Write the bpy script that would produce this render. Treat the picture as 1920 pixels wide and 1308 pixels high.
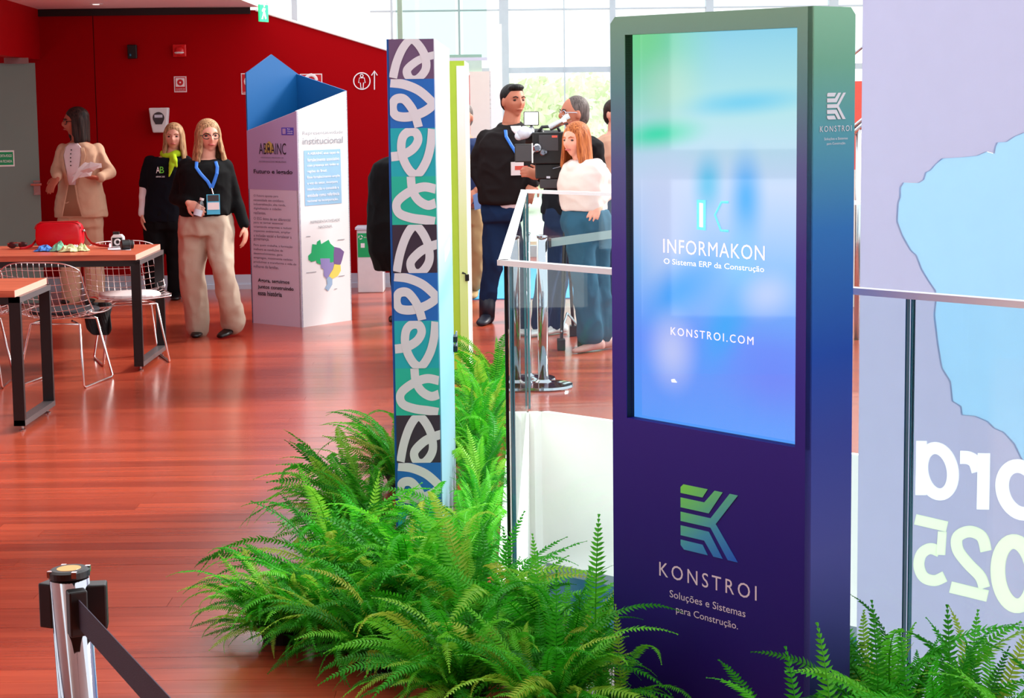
import bpy, bmesh, math, random
from mathutils import Vector, Matrix, noise
random.seed(7)
S = bpy.context.scene
for o in list(bpy.data.objects):
    bpy.data.objects.remove(o)
COL = S.collection
TSC = bpy.data.scenes.new('workbench'); TVL = TSC.view_layers[0]   # side scene for modelling scratch objects, removed at the end
def scratch():
    TVL.update(); return TVL.depsgraph
PI = math.pi

# ------------------------------------------------------------------ camera
FPX = 3500.0; XP, YP = 960.0, 585.0; HC = 1.76
TH = math.atan(0.118); RO = 0.0125
_F = Vector((0, math.cos(TH), -math.sin(TH))); _R0 = Vector((1, 0, 0)); _U0 = Vector((0, math.sin(TH), math.cos(TH)))
_R = math.cos(RO) * _R0 - math.sin(RO) * _U0
_U = math.cos(RO) * _U0 + math.sin(RO) * _R0
_C = Vector((0, 0, HC))
cam = bpy.data.cameras.new('camera'); camo = bpy.data.objects.new('camera', cam); COL.objects.link(camo)
cam.sensor_width = 36.0; cam.lens = 36.0 * FPX / 1920.0; cam.shift_y = -(654.0 - YP) / 1920.0
cam.clip_start = 0.05; cam.clip_end = 400
camo.matrix_world = Matrix(((_R.x, _U.x, -_F.x, 0), (_R.y, _U.y, -_F.y, 0), (_R.z, _U.z, -_F.z, HC), (0, 0, 0, 1)))
S.camera = camo

# ------------------------------------------------------------------ world, sun, exposure
W = bpy.data.worlds.new('world'); S.world = W; W.use_nodes = True
bg = W.node_tree.nodes['Background']; bg.inputs[0].default_value = (0.93, 0.97, 1.0, 1); bg.inputs[1].default_value = 1.25
sun = bpy.data.lights.new('sun', 'SUN'); suno = bpy.data.objects.new('sun', sun); COL.objects.link(suno)
sun.energy = 3.2; sun.angle = math.radians(14); sun.color = (1.0, 0.96, 0.9)
suno.rotation_euler = Vector((-0.80, -0.42, -0.62)).to_track_quat('-Z', 'Y').to_euler()
S.view_settings.view_transform = 'Standard'; S.view_settings.look = 'None'
S.view_settings.gamma = 1.0; S.view_settings.use_curve_mapping = False
S.view_settings.exposure = 0.72

# ------------------------------------------------------------------ place helpers: photograph measurements to metres
def ray(x, y): return _F + _R * ((x - XP) / FPX) - _U * ((y - YP) / FPX)
def FL(x, y, z=0.0):
    d = ray(x, y); return _C + d * ((z - HC) / d.z)
def AT(x, y, Y):
    d = ray(x, y); return _C + d * (Y / d.y)
def lin(c):
    c /= 255.0
    return c / 12.92 if c <= 0.04045 else ((c + 0.055) / 1.055) ** 2.4
def rgb(r, g, b): return (lin(r), lin(g), lin(b), 1.0)

# ------------------------------------------------------------------ materials
M = {}
def nodes(name):
    m = bpy.data.materials.new(name); m.use_nodes = True; nt = m.node_tree
    return m, nt, nt.nodes, nt.links, nt.nodes['Principled BSDF']
def mat(name, col, rough=0.6, metal=0.0, vary=0.06, vscale=14.0, bump=0.0, bscale=120.0, spec=0.5, coat=0.0, emit=0.0, sheen=0.0, transl=0.0, randv=0.0):
    m, nt, N, L, p = nodes(name)
    p.inputs['Roughness'].default_value = rough; p.inputs['Metallic'].default_value = metal
    p.inputs['Specular IOR Level'].default_value = spec; p.inputs['Coat Weight'].default_value = coat
    p.inputs['Coat Roughness'].default_value = 0.1
    if sheen: p.inputs['Sheen Weight'].default_value = sheen
    tc = N.new('ShaderNodeTexCoord')
    nz = N.new('ShaderNodeTexNoise'); nz.inputs['Scale'].default_value = vscale; nz.inputs['Detail'].default_value = 4
    L.new(tc.outputs['Object'], nz.inputs['Vector'])
    mr = N.new('ShaderNodeMapRange'); mr.inputs['To Min'].default_value = 1 - vary; mr.inputs['To Max'].default_value = 1 + vary
    L.new(nz.outputs['Fac'], mr.inputs['Value'])
    mul = N.new('ShaderNodeVectorMath'); mul.operation = 'SCALE'; mul.inputs[0].default_value = col[:3]
    L.new(mr.outputs[0], mul.inputs['Scale'])
    out = mul.outputs[0]
    if randv:
        oi = N.new('ShaderNodeObjectInfo'); r2 = N.new('ShaderNodeMapRange')
        r2.inputs['To Min'].default_value = 1 - randv; r2.inputs['To Max'].default_value = 1 + randv
        L.new(oi.outputs['Random'], r2.inputs['Value'])
        m2 = N.new('ShaderNodeVectorMath'); m2.operation = 'SCALE'; L.new(out, m2.inputs[0]); L.new(r2.outputs[0], m2.inputs['Scale']); out = m2.outputs[0]
    L.new(out, p.inputs['Base Color'])
    if bump:
        b = N.new('ShaderNodeBump'); b.inputs['Strength'].default_value = bump; b.inputs['Distance'].default_value = 0.004
        n2 = N.new('ShaderNodeTexNoise'); n2.inputs['Scale'].default_value = bscale; n2.inputs['Detail'].default_value = 3
        L.new(tc.outputs['Object'], n2.inputs['Vector']); L.new(n2.outputs['Fac'], b.inputs['Height']); L.new(b.outputs[0], p.inputs['Normal'])
    if emit:
        p.inputs['Emission Color'].default_value = col; p.inputs['Emission Strength'].default_value = emit
    if transl:
        t = N.new('ShaderNodeBsdfTranslucent'); L.new(out, t.inputs['Color'])
        mx = N.new('ShaderNodeMixShader'); mx.inputs[0].default_value = transl
        L.new(p.outputs[0], mx.inputs[1]); L.new(t.outputs[0], mx.inputs[2]); L.new(mx.outputs[0], N['Material Output'].inputs['Surface'])
    M[name] = m
    return m
def glassmat(name, tint, refl=0.06, rough=0.0):
    m = bpy.data.materials.new(name); m.use_nodes = True; nt = m.node_tree; N = nt.nodes; L = nt.links
    N.remove(N['Principled BSDF'])
    tr = N.new('ShaderNodeBsdfTransparent'); tr.inputs[0].default_value = tint
    gl = N.new('ShaderNodeBsdfGlossy'); gl.inputs['Roughness'].default_value = rough
    fr = N.new('ShaderNodeLayerWeight'); fr.inputs[0].default_value = 0.5
    pw = N.new('ShaderNodeMath'); pw.operation = 'POWER'; pw.inputs[1].default_value = 4.0; L.new(fr.outputs['Facing'], pw.inputs[0])
    mx = N.new('ShaderNodeMixShader'); ma = N.new('ShaderNodeMath'); ma.operation = 'MULTIPLY_ADD'; ma.inputs[1].default_value = 0.85; ma.inputs[2].default_value = refl
    L.new(pw.outputs[0], ma.inputs[0]); L.new(ma.outputs[0], mx.inputs[0]); L.new(tr.outputs[0], mx.inputs[1]); L.new(gl.outputs[0], mx.inputs[2])
    L.new(mx.outputs[0], N['Material Output'].inputs['Surface']); M[name] = m
    return m
def gradmat(name, stops, z0, z1, rough=0.45, spec=0.4):
    """colour stops run up the height, for printed vinyl and for painted-in glare"""
    m, nt, N, L, p = nodes(name)
    p.inputs['Roughness'].default_value = rough; p.inputs['Specular IOR Level'].default_value = spec
    tc = N.new('ShaderNodeTexCoord'); sx = N.new('ShaderNodeSeparateXYZ'); L.new(tc.outputs['Object'], sx.inputs[0])
    mr = N.new('ShaderNodeMapRange'); mr.inputs['From Min'].default_value = z0; mr.inputs['From Max'].default_value = z1
    L.new(sx.outputs['Z'], mr.inputs['Value'])
    cr = N.new('ShaderNodeValToRGB'); e = cr.color_ramp.elements
    while len(e) < len(stops): e.new(0.5)
    for i, (t, c) in enumerate(stops): e[i].position = t; e[i].color = c
    L.new(mr.outputs[0], cr.inputs[0]); L.new(cr.outputs[0], p.inputs['Base Color']); M[name] = m
    return m

# ------------------------------------------------------------------ mesh builder
class MB:
    def __init__(s): s.v = []; s.f = []
    def add(s, vs, fs):
        n = len(s.v); s.v += [Vector(q) for q in vs]; s.f += [tuple(i + n for i in q) for q in fs]; return s
    def box(s, c, h, ax=None):
        c = Vector(c); ax = ax or (Vector((1, 0, 0)), Vector((0, 1, 0)), Vector((0, 0, 1)))
        vs = [c + ax[0] * (i * h[0]) + ax[1] * (j * h[1]) + ax[2] * (k * h[2]) for i in (-1, 1) for j in (-1, 1) for k in (-1, 1)]
        return s.add(vs, [(0, 1, 3, 2), (4, 6, 7, 5), (0, 4, 5, 1), (2, 3, 7, 6), (0, 2, 6, 4), (1, 5, 7, 3)])
    def bb(s, x0, x1, y0, y1, z0, z1):
        return s.box(((x0 + x1) / 2, (y0 + y1) / 2, (z0 + z1) / 2), (abs(x1 - x0) / 2, abs(y1 - y0) / 2, abs(z1 - z0) / 2))
    def prism(s, poly, ext):
        """polygon (3-D points, planar) pushed along ext"""
        n = len(poly); ext = Vector(ext); a = [Vector(q) for q in poly]
        nv = sum(((a[i] - a[0]).cross(a[(i + 1) % n] - a[0]) for i in range(n)), Vector())
        if nv.dot(ext) > 0: a.reverse()
        vs = a + [q + ext for q in a]
        return s.add(vs, [tuple(range(n)), tuple(range(2 * n - 1, n - 1, -1))] + [(i, i + n, (i + 1) % n + n, (i + 1) % n) for i in range(n)])
    def tube(s, pts, r, seg=8, caps=True, closed=False, flat=1.0, up=None):
        pts = [Vector(q) for q in pts]; n = len(pts)
        rr = r if isinstance(r, (list, tuple)) else [r] * n
        base = len(s.v); prev = Vector(up) if up is not None else None
        for i, q in enumerate(pts):
            if closed: t = pts[(i + 1) % n] - pts[i - 1]
            else: t = pts[min(i + 1, n - 1)] - pts[max(i - 1, 0)]
            if t.length < 1e-9: t = Vector((0, 0, 1))
            t.normalize()
            if prev is None: prev = Vector((0, 0, 1)) if abs(t.z) < 0.9 else Vector((1, 0, 0))
            a = prev - t * prev.dot(t)
            if a.length < 1e-6: a = t.orthogonal()
            a.normalize(); b = t.cross(a); prev = a
            for k in range(seg):
                g = 2 * PI * k / seg
                s.v.append(q + a * (math.cos(g) * rr[i]) + b * (math.sin(g) * rr[i] * flat))
        m = n if closed else n - 1
        for i in range(m):
            for k in range(seg):
                a0 = base + i * seg + k; a1 = base + i * seg + (k + 1) % seg
                j = (i + 1) % n
                b0 = base + j * seg + k; b1 = base + j * seg + (k + 1) % seg
                s.f.append((a0, a1, b1, b0))
        if caps and not closed:
            s.f.append(tuple(base + k for k in range(seg - 1, -1, -1)))
            s.f.append(tuple(base + (n - 1) * seg + k for k in range(seg)))
        return s
    def ball(s, c, r, ax=None, nu=14, nv=9):
        c = Vector(c); r = r if isinstance(r, (list, tuple)) else (r, r, r)
        ax = ax or (Vector((1, 0, 0)), Vector((0, 1, 0)), Vector((0, 0, 1)))
        vs = [c + ax[2] * r[2]]; fs = []
        for i in range(1, nv):
            th = PI * i / nv
            for k in range(nu):
                g = 2 * PI * k / nu
                vs.append(c + ax[0] * (r[0] * math.sin(th) * math.cos(g)) + ax[1] * (r[1] * math.sin(th) * math.sin(g)) + ax[2] * (r[2] * math.cos(th)))
        vs.append(c - ax[2] * r[2]); last = len(vs) - 1
        for k in range(nu):
            fs.append((0, 1 + k, 1 + (k + 1) % nu))
            fs.append((last, last - nu + (k + 1) % nu, last - nu + k))
        for i in range(nv - 2):
            for k in range(nu):
                a = 1 + i * nu + k; b = 1 + i * nu + (k + 1) % nu
                fs.append((a, a + nu, b + nu, b))
        return s.add(vs, fs)
    def lathe(s, c, prof, seg=28, ax=None):
        c = Vector(c); ax = ax or (Vector((1, 0, 0)), Vector((0, 1, 0)), Vector((0, 0, 1)))
        b = len(s.v)
        for (r, z) in prof:
            for k in range(seg):
                g = 2 * PI * k / seg
                s.v.append(c + ax[0] * (r * math.cos(g)) + ax[1] * (r * math.sin(g)) + ax[2] * z)
        for i in range(len(prof) - 1):
            for k in range(seg):
                s.f.append((b + i * seg + k, b + i * seg + (k + 1) % seg, b + (i + 1) * seg + (k + 1) % seg, b + (i + 1) * seg + k))
        s.f.append(tuple(b + k for k in range(seg - 1, -1, -1)))
        s.f.append(tuple(b + (len(prof) - 1) * seg + k for k in range(seg)))
        return s
    def limb(s, pts, rad, seg=14):
        """closed tapered limb: a tube with ball ends, for unions"""
        s.tube(pts, rad, seg=seg)
        s.ball(pts[0], rad[0]); s.ball(pts[-1], rad[-1])
        for q, r in zip(pts[1:-1], rad[1:-1]): s.ball(q, r)
        return s

def rootloc(p):
    while p is not None and p.parent is not None: p = p.parent
    return p.location.copy() if p is not None else Vector()
def obj(name, mb, material, parent=None, origin=None, smooth=False, bevel=0.0):
    off = rootloc(parent) if parent is not None else (Vector(origin) if origin is not None else Vector())
    me = bpy.data.meshes.new(name); me.from_pydata([tuple(q - off) for q in mb.v], [], mb.f)
    if not smooth or bevel: pass
    if smooth:
        me.polygons.foreach_set('use_smooth', [True] * len(me.polygons))
    me.update()
    o = bpy.data.objects.new(name, me); COL.objects.link(o)
    if parent is not None: o.parent = parent
    elif origin is not None: o.location = off
    mm = M[material] if isinstance(material, str) else material
    me.materials.append(mm)
    if bevel:
        bmd = o.modifiers.new('bevel', 'BEVEL'); bmd.width = bevel; bmd.segments = 2; bmd.limit_method = 'ANGLE'; bmd.angle_limit = 0.7
    return o
def tag(o, label, cat, group=None, kind=None):
    if label: o['label'] = label
    if cat: o['category'] = cat
    if group: o['group'] = group
    if kind: o['kind'] = kind
    return o
def thing(name, label, cat, loc, group=None):
    o = bpy.data.objects.new(name, None); COL.objects.link(o); o.location = Vector(loc); o.empty_display_size = 0.1
    return tag(o, label, cat, group)
def struct(name, mb, material, parent=None, **k):
    o = obj(name, mb, material, parent, **k)
    if parent is None: o['kind'] = 'structure'
    return o
def fuse(mb, voxel=0.008, smooth=4, fac=0.5):
    """union of overlapping closed shells into ONE continuous skin"""
    me = bpy.data.meshes.new('tmp'); me.from_pydata([tuple(q) for q in mb.v], [], mb.f); me.update()
    bm = bmesh.new(); bm.from_mesh(me); bmesh.ops.recalc_face_normals(bm, faces=bm.faces); bm.to_mesh(me); bm.free()
    o = bpy.data.objects.new('tmp', me); TSC.collection.objects.link(o)
    r = o.modifiers.new('r', 'REMESH'); r.mode = 'VOXEL'; r.voxel_size = voxel
    if smooth:
        sm = o.modifiers.new('s', 'SMOOTH'); sm.factor = fac; sm.iterations = smooth
    dg = scratch(); ev = o.evaluated_get(dg)
    m2 = ev.to_mesh()
    out = MB(); out.v = [v.co.copy() for v in m2.vertices]; out.f = [tuple(p.vertices) for p in m2.polygons]
    ev.to_mesh_clear(); bpy.data.objects.remove(o); bpy.data.meshes.remove(me)
    return out
def text(name, body, origin, u, v, width, height, material, parent, depth=0.0008, bold=0.0, space=1.0, mirror=False):
    """lettering as flat raised ink: lower-left at origin, fitted to width x height along u, v"""
    cu = bpy.data.curves.new('t', 'FONT'); cu.body = body; cu.size = 1.0; cu.space_character = space; cu.offset = bold; cu.resolution_u = 3
    o = bpy.data.objects.new('t', cu); TSC.collection.objects.link(o)
    dg = scratch(); me = o.evaluated_get(dg).to_mesh()
    pts = [q.co.copy() for q in me.vertices]; fs = [tuple(p.vertices) for p in me.polygons]
    o.evaluated_get(dg).to_mesh_clear(); bpy.data.objects.remove(o); bpy.data.curves.remove(cu)
    x0 = min(p.x for p in pts); x1 = max(p.x for p in pts); y0 = min(p.y for p in pts); y1 = max(p.y for p in pts)
    u = Vector(u); v = Vector(v); n = u.cross(v).normalized()
    sx = width / (x1 - x0); sy = (height / (y1 - y0)) if height else sx
    mb = MB(); mb.add([Vector(origin) + u * ((p.x - x0) * sx) + v * ((p.y - y0) * sy) + n * depth for p in pts], fs)
    return obj(name, mb, material, parent)
def ribbon(pts, hw, u, v, n, o, w, h, lift=0.0006, clampx=True):
    """flat printed stroke through unit-square points (x right, y down)"""
    P = []
    m = len(pts)
    for i in range(m - 1):
        p0 = pts[max(i - 1, 0)]; p1 = pts[i]; p2 = pts[i + 1]; p3 = pts[min(i + 2, m - 1)]
        for k in range(7):
            t = k / 7.0
            P.append(tuple(0.5 * (2 * p1[c] + (p2[c] - p0[c]) * t + (2 * p0[c] - 5 * p1[c] + 4 * p2[c] - p3[c]) * t * t + (3 * p1[c] - p0[c] - 3 * p2[c] + p3[c]) * t ** 3) for c in (0, 1)))
    P.append(pts[-1]); mb = MB(); L = []; R = []
    for i in range(len(P)):
        a = P[max(i - 1, 0)]; b = P[min(i + 1, len(P) - 1)]
        dx, dy = b[0] - a[0], b[1] - a[1]; l = math.hypot(dx, dy) or 1
        for s_, lst in ((1, L), (-1, R)):
            x = P[i][0] - dy / l * hw * s_; y = P[i][1] + dx / l * hw * s_
            if clampx: x = min(max(x, 0), 1)
            y = min(max(y, 0), 1)
            lst.append(Vector(o) + u * (x * w) - v * (y * h) + n * (lift + i * 0.00002))
    k = len(L); mb.add(L + R, [(i, i + 1, k + i + 1, k + i) for i in range(k - 1)])
    # round ends
    return mb
X_, Y_, Z_ = Vector((1, 0, 0)), Vector((0, 1, 0)), Vector((0, 0, 1))

# ================================================================== materials list
mat('red_paint', (0.37, 0.0002, 0.003, 1), 0.6, vary=0.06, vscale=1.5, spec=0.06)
mat('ceiling_paint', rgb(252, 226, 224), 0.8, vary=0.03)
mat('black_trim', rgb(22, 14, 16), 0.6)
mat('white_paint', rgb(252, 249, 242), 0.5, vary=0.02)
mat('cool_white', rgb(206, 214, 228), 0.45, vary=0.03)
mat('cream_wall', rgb(238, 226, 212), 0.7, vary=0.03)
mat('grey_wall', rgb(150, 150, 156), 0.7)
mat('door_green', rgb(112, 128, 120), 0.5, vary=0.05, vscale=3)
mat('steel', rgb(190, 192, 196), 0.22, 1.0, vary=0.03)
mat('chrome', rgb(176, 178, 186), 0.07, 1.0, vary=0.01)
mat('wire_steel', rgb(232, 226, 226), 0.22, 1.0, vary=0.02)
mat('black_metal', rgb(20, 18, 20), 0.35, 0.0, spec=0.5)
mat('grey_metal_edge', rgb(104, 98, 100), 0.4, 0.6, vary=0.12, vscale=60)
mat('black_plastic', rgb(14, 13, 15), 0.45)
mat('dark_grey', rgb(58, 56, 60), 0.5)
mat('white_plastic', rgb(232, 232, 232), 0.35)
mat('lime', rgb(176, 212, 60), 0.5)
mat('carpet_blue', rgb(70, 165, 215), 0.95, vary=0.1, vscale=60)
mat('concrete', rgb(150, 165, 172), 0.7)
mat('lower_blue', rgb(30, 110, 140), 0.35)
mat('coral', rgb(226, 90, 74), 0.6)
mat('sign_red', rgb(200, 14, 24), 0.5)
mat('sign_white', rgb(245, 236, 236), 0.5)
mat('sign_green', rgb(10, 150, 90), 0.45)
mat('siren_red', rgb(215, 20, 26), 0.3)
mat('exit_green', rgb(20, 200, 120), 0.4, emit=0.5)
mat('leaf_out', rgb(222, 230, 196), 0.9, vary=0.3, vscale=3, transl=0.3)
mat('bark_out', rgb(150, 135, 115), 0.9)
mat('ground_out', rgb(196, 200, 186), 0.95)
mat('rail_white', rgb(250, 248, 248), 0.35, vary=0.01)
mat('glass_edge', rgb(8, 96, 104), 0.15, spec=0.8)
mat('white_ink', rgb(250, 248, 250), 0.5, vary=0.01)
mat('ribbon_ink', rgb(232, 226, 232), 0.5, vary=0.01)
glassmat('glass_rail', (0.945, 0.99, 0.988, 1), 0.035)
glassmat('glass_clear', (0.95, 0.985, 0.98, 1), 0.05)

# varnished floor boards: grain along X, each board its own tone
m, nt, N, L, p = nodes('floor_wood'); M['floor_wood'] = m
geo = N.new('ShaderNodeNewGeometry'); mp = N.new('ShaderNodeMapping'); mp.inputs['Scale'].default_value = (0.9, 17, 1)
L.new(geo.outputs['Position'], mp.inputs[0])
n1 = N.new('ShaderNodeTexNoise'); n1.inputs['Scale'].default_value = 1.0; n1.inputs['Detail'].default_value = 6; n1.inputs['Roughness'].default_value = 0.65
L.new(mp.outputs[0], n1.inputs['Vector'])
oi = N.new('ShaderNodeObjectInfo'); ad = N.new('ShaderNodeMath'); ad.operation = 'MULTIPLY_ADD'; ad.inputs[1].default_value = 0.34; ad.inputs[2].default_value = -0.17
L.new(oi.outputs['Random'], ad.inputs[0]); a2 = N.new('ShaderNodeMath'); a2.operation = 'ADD'; L.new(ad.outputs[0], a2.inputs[0]); L.new(n1.outputs['Fac'], a2.inputs[1])
cr = N.new('ShaderNodeValToRGB'); e = cr.color_ramp.elements; e[0].position = 0.1; e[0].color = rgb(128, 44, 30); e[1].position = 0.95; e[1].color = rgb(206, 90, 60)
L.new(a2.outputs[0], cr.inputs[0]); L.new(cr.outputs[0], p.inputs['Base Color'])
p.inputs['Roughness'].default_value = 0.27; p.inputs['Specular IOR Level'].default_value = 0.45
p.inputs['Coat Weight'].default_value = 0.42; p.inputs['Coat Roughness'].default_value = 0.17
b = N.new('ShaderNodeBump'); b.inputs['Strength'].default_value = 0.05; b.inputs['Distance'].default_value = 0.002
L.new(n1.outputs['Fac'], b.inputs['Height']); L.new(b.outputs[0], p.inputs['Normal'])
mat('floor_gap', rgb(60, 24, 18), 0.5)
# table-top wood
m, nt, N, L, p = nodes('table_wood'); M['table_wood'] = m
tc = N.new('ShaderNodeTexCoord'); mp = N.new('ShaderNodeMapping'); mp.inputs['Scale'].default_value = (1.2, 22, 22); L.new(tc.outputs['Object'], mp.inputs[0])
n1 = N.new('ShaderNodeTexNoise'); n1.inputs['Scale'].default_value = 1.6; n1.inputs['Detail'].default_value = 6; L.new(mp.outputs[0], n1.inputs['Vector'])
cr = N.new('ShaderNodeValToRGB'); e = cr.color_ramp.elements; e[0].position = 0.3; e[0].color = rgb(165, 70, 48); e[1].position = 0.72; e[1].color = rgb(214, 116, 84)
L.new(n1.outputs['Fac'], cr.inputs[0]); L.new(cr.outputs[0], p.inputs['Base Color']); p.inputs['Roughness'].default_value = 0.35
mat('table_edge', rgb(232, 170, 150), 0.5)

# ================================================================== setting: floor and void
NC = Vector((-0.018, 6.0, 0)); FC = Vector((0.083, 10.32, 0))          # stairwell corners under the glass
RD = Vector((0.701, -0.713, 0)).normalized(); FD = Vector((0.745, -0.667, 0)).normalized()
def void_left(y): return NC.x + (y - NC.y) * (FC.x - NC.x) / (FC.y - NC.y)
def near_edge(y): return NC.x + (NC.y - y) * RD.x / -RD.y
def xmax(y):
    if y < NC.y: return near_edge(y)
    if y < FC.y: return void_left(y)
    return 3.2
XL = -6.2
fl = MB()
yy = [-4.0, 2.6, NC.y, FC.y]
lft = [(XL, y) for y in yy]
poly = [(XL, -4, -0.014), (near_edge(-4), -4, -0.014), (NC.x, NC.y, -0.014), (FC.x, FC.y, -0.014), (XL, FC.y, -0.014)]
fl.prism(poly, (0, 0, -0.25))
far = [(XL, FC.y, -0.014), (FC.x, FC.y, -0.014)] + [tuple(FC + FD * 6 + Vector((0, 0, -0.014))), (9, 8, -0.014), (9, 22, -0.014), (XL, 22, -0.014)]
fl.prism(far, (0, 0, -0.25))
floor = struct('floor', fl, 'floor_gap')
PW = 0.118; rnd = random.Random(3); cnt = 0
rest = MB(); y = -3.944; row = 0
def plank_box(mb, x0, x1a, x1b, y0, y1, z):
    mb.prism([(x0, y0, z - 0.012), (x1a, y0, z - 0.012), (x1b, y1, z - 0.012), (x0, y1, z - 0.012)], (0, 0, 0.012))
pl_list = []
while y < 21.9:
    y0, y1 = y + 0.0007, y + PW - 0.0007
    xs = XL - rnd.random() * 1.6
    lim0, lim1 = xmax(y0), xmax(y1)
    if y < NC.y < y1: lim0 = lim1 = min(lim0, lim1)
    while xs < max(lim0, lim1):
        xe = xs + 1.5 + rnd.random() * 1.3
        a = max(xs, XL)
        ea, eb = min(xe - 0.0012, lim0), min(xe - 0.0012, lim1)
        if xe > min(lim0, lim1) - 0.25: ea, eb, xe = lim0, lim1, 99
        if min(ea, eb) - a > 0.02: pl_list.append((a, ea, eb, y0, y1, rnd.random() * 0.0003))
        xs = xe
    y += PW; row += 1
def seen(q):   # boards inside the picture, nearest first
    a, ea, eb, y0, y1, z = q
    return y0 > 5.0 and ea > -0.30 * y1
vis = [q for q in pl_list if seen(q)]
ids = set(id(q) for q in vis[:290])
for q in pl_list:
    a, ea, eb, y0, y1, z = q
    if id(q) in ids:
        mb = MB(); plank_box(mb, a, ea, eb, y0, y1, z); obj('plank', mb, 'floor_wood', floor)
    else: plank_box(rest, *q)
# floor boards on the far side of the stairwell, right of it
rp = obj('planks', rest, 'floor_wood', floor); rp['kind'] = 'stuff'
fr = MB(); fr.prism([tuple(FC), tuple(FC + FD * 6), (9, 8, 0), (9, 10.32, 0)], (0, 0, -0.012)); obj('far_boards', fr, 'floor_wood', floor)
# stairwell edges
kw = MB()
nrm = Vector((FD.y, -FD.x, 0))
kw.prism([tuple(FC), tuple(FC + FD * 6), tuple(FC + FD * 6 + Vector((0, 0, -0.85))), tuple(FC + Vector((0, 0, -0.85)))], nrm * 0.04)
struct('wall_stairwell_far', kw, 'white_paint')
kl = MB(); kl.prism([tuple(NC), tuple(FC), tuple(FC + Vector((0, 0, -0.85))), tuple(NC + Vector((0, 0, -0.85)))], (0.006, 0, 0))
struct('wall_stairwell_left', kl, 'white_paint')
kn = MB(); kn.prism([tuple(NC), tuple(NC + RD * 9), tuple(NC + RD * 9 + Vector((0, 0, -0.85))), tuple(NC + Vector((0, 0, -0.85)))], (0.006, 0.006, 0))
struct('wall_stairwell_near', kn, 'white_paint')
ck = MB(); c0 = FC + FD * 0.02 - Vector((0.02, 0, 0)); c1 = c0 + FD * 0.13
ck.prism([tuple(c0), tuple(c1), tuple(c1 + Vector((0, 0, -3.4))), tuple(c0 + Vector((0, 0, -3.4)))], nrm * 0.09)
struct('trim_1', ck, 'white_paint')
lo = MB(); lo.bb(-6, 9, 2, 16, -3.55, -3.45); struct('floor_lower', lo, 'concrete')
lg = MB(); lg.prism([tuple(FC + FD * 0.1 + Vector((0, 0.25, -0.95))), tuple(FC + FD * 6 + Vector((0, 0.25, -0.95))), tuple(FC + FD * 6 + Vector((0, 0.25, -3.45))), tuple(FC + FD * 0.1 + Vector((0, 0.25, -3.45)))], (0, 0.05, 0))
struct('wall_lower', lg, 'lower_blue')
ls = MB(); ls.prism([tuple(FC + FD * 0.1 + Vector((0, 0.2, -0.85))), tuple(FC + FD * 6 + Vector((0, 0.2, -0.85))), tuple(FC + FD * 6 + Vector((0, 0.2, -0.97))), tuple(FC + FD * 0.1 + Vector((0, 0.2, -0.97)))], (0, 0.05, 0))
struct('trim_2', ls, 'concrete')
kb = MB(); kb.prism([tuple(NC + Vector((-0.055, 0.02, 0.003))), tuple(NC + Vector((0, 0.02, 0.003))), tuple(FC + Vector((0, 0, 0.003))), tuple(FC + Vector((-0.105, 0, 0.003)))], (0, 0, 0.012))
struct('trim_3', kb, 'white_paint')

# ================================================================== walls, ceiling
YW = 17.0
CX = AT(47, 28, YW).x; ZC = AT(300, 22, YW).z; SX = AT(175, 60, YW).x
pe = AT(480, 19, YW); pf = AT(880, 140, YW)
wb = MB(); wb.prism([(CX - 0.6, YW, 0), (SX - 0.004, YW, 0), (SX - 0.004, YW, ZC + 0.1), (CX - 0.6, YW, ZC + 0.1)], (0, 0.12, 0))
wall = struct('wall_back', wb, 'red_paint')
wb = MB(); wb.prism([(SX + 0.004, YW - 0.004, 0), (pf.x, YW - 0.004, 0), (pf.x, YW - 0.004, pf.z), (pe.x, YW - 0.004, pe.z), (SX + 0.004, YW - 0.004, ZC + 0.06)], (0, 0.12, 0))
obj('panel', wb, 'red_paint', wall)
wb = MB(); wb.bb(SX - 0.01, SX + 0.01, YW + 0.01, YW + 0.1, 0, ZC); obj('panel_joint', wb, 'black_trim', wall)
wb = MB(); wb.bb(CX - 0.02, pe.x - 0.05, YW - 0.03, YW - 0.005, ZC - 0.03, ZC + 0.03); struct('trim_4', wb, 'black_trim')
# sloping metal edge of the glass roof over the wall
wb = MB(); d = (pf - pe); wb.tube([pe + Vector((0, -0.02, 0.0)), pf + Vector((0, -0.02, 0))], 0.012, seg=6); struct('trim_5', wb, 'white_paint')
bb = MB(); xb0 = AT(232, 540, YW).x
bb.bb(CX - 0.1, pf.x, YW - 0.022, YW - 0.004, 0.045, 0.132); bb.bb(CX - 0.1, pf.x, YW - 0.034, YW - 0.004, 0, 0.045)
struct('baseboard_back', bb, 'cool_white')
wl = MB(); a0 = Vector((CX, YW, 0)); a1 = AT(0, 17, 15.7); dl = (Vector((a1.x, 15.7, 0)) - a0).normalized(); dn = Vector((dl.y, -dl.x, 0))
b1 = a0 + dl * 3.2
zd = 2.10
wl.prism([tuple(a0 + Vector((0, 0, zd))), tuple(b1 + Vector((0, 0, zd))), tuple(b1 + Vector((0, 0, ZC + .06))), tuple(a0 + Vector((0, 0, ZC + .06)))], dn * -0.12)
wl.prism([tuple(b1), tuple(b1 + dl * 2.6), tuple(b1 + dl * 2.6 + Vector((0, 0, ZC + .06))), tuple(b1 + Vector((0, 0, ZC + .06)))], dn * -0.12)
wall_l = struct('wall_left', wl, 'red_paint')
t = MB(); t.prism([tuple(a0 + Vector((0.01, 0, ZC - .03))), tuple(b1 + Vector((0.01, 0, ZC - .03))), tuple(b1 + Vector((0.01, 0, ZC + .03))), tuple(a0 + Vector((0.01, 0, ZC + .03)))], (0.03, 0, 0)); struct('trim_6', t, 'black_trim')
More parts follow.
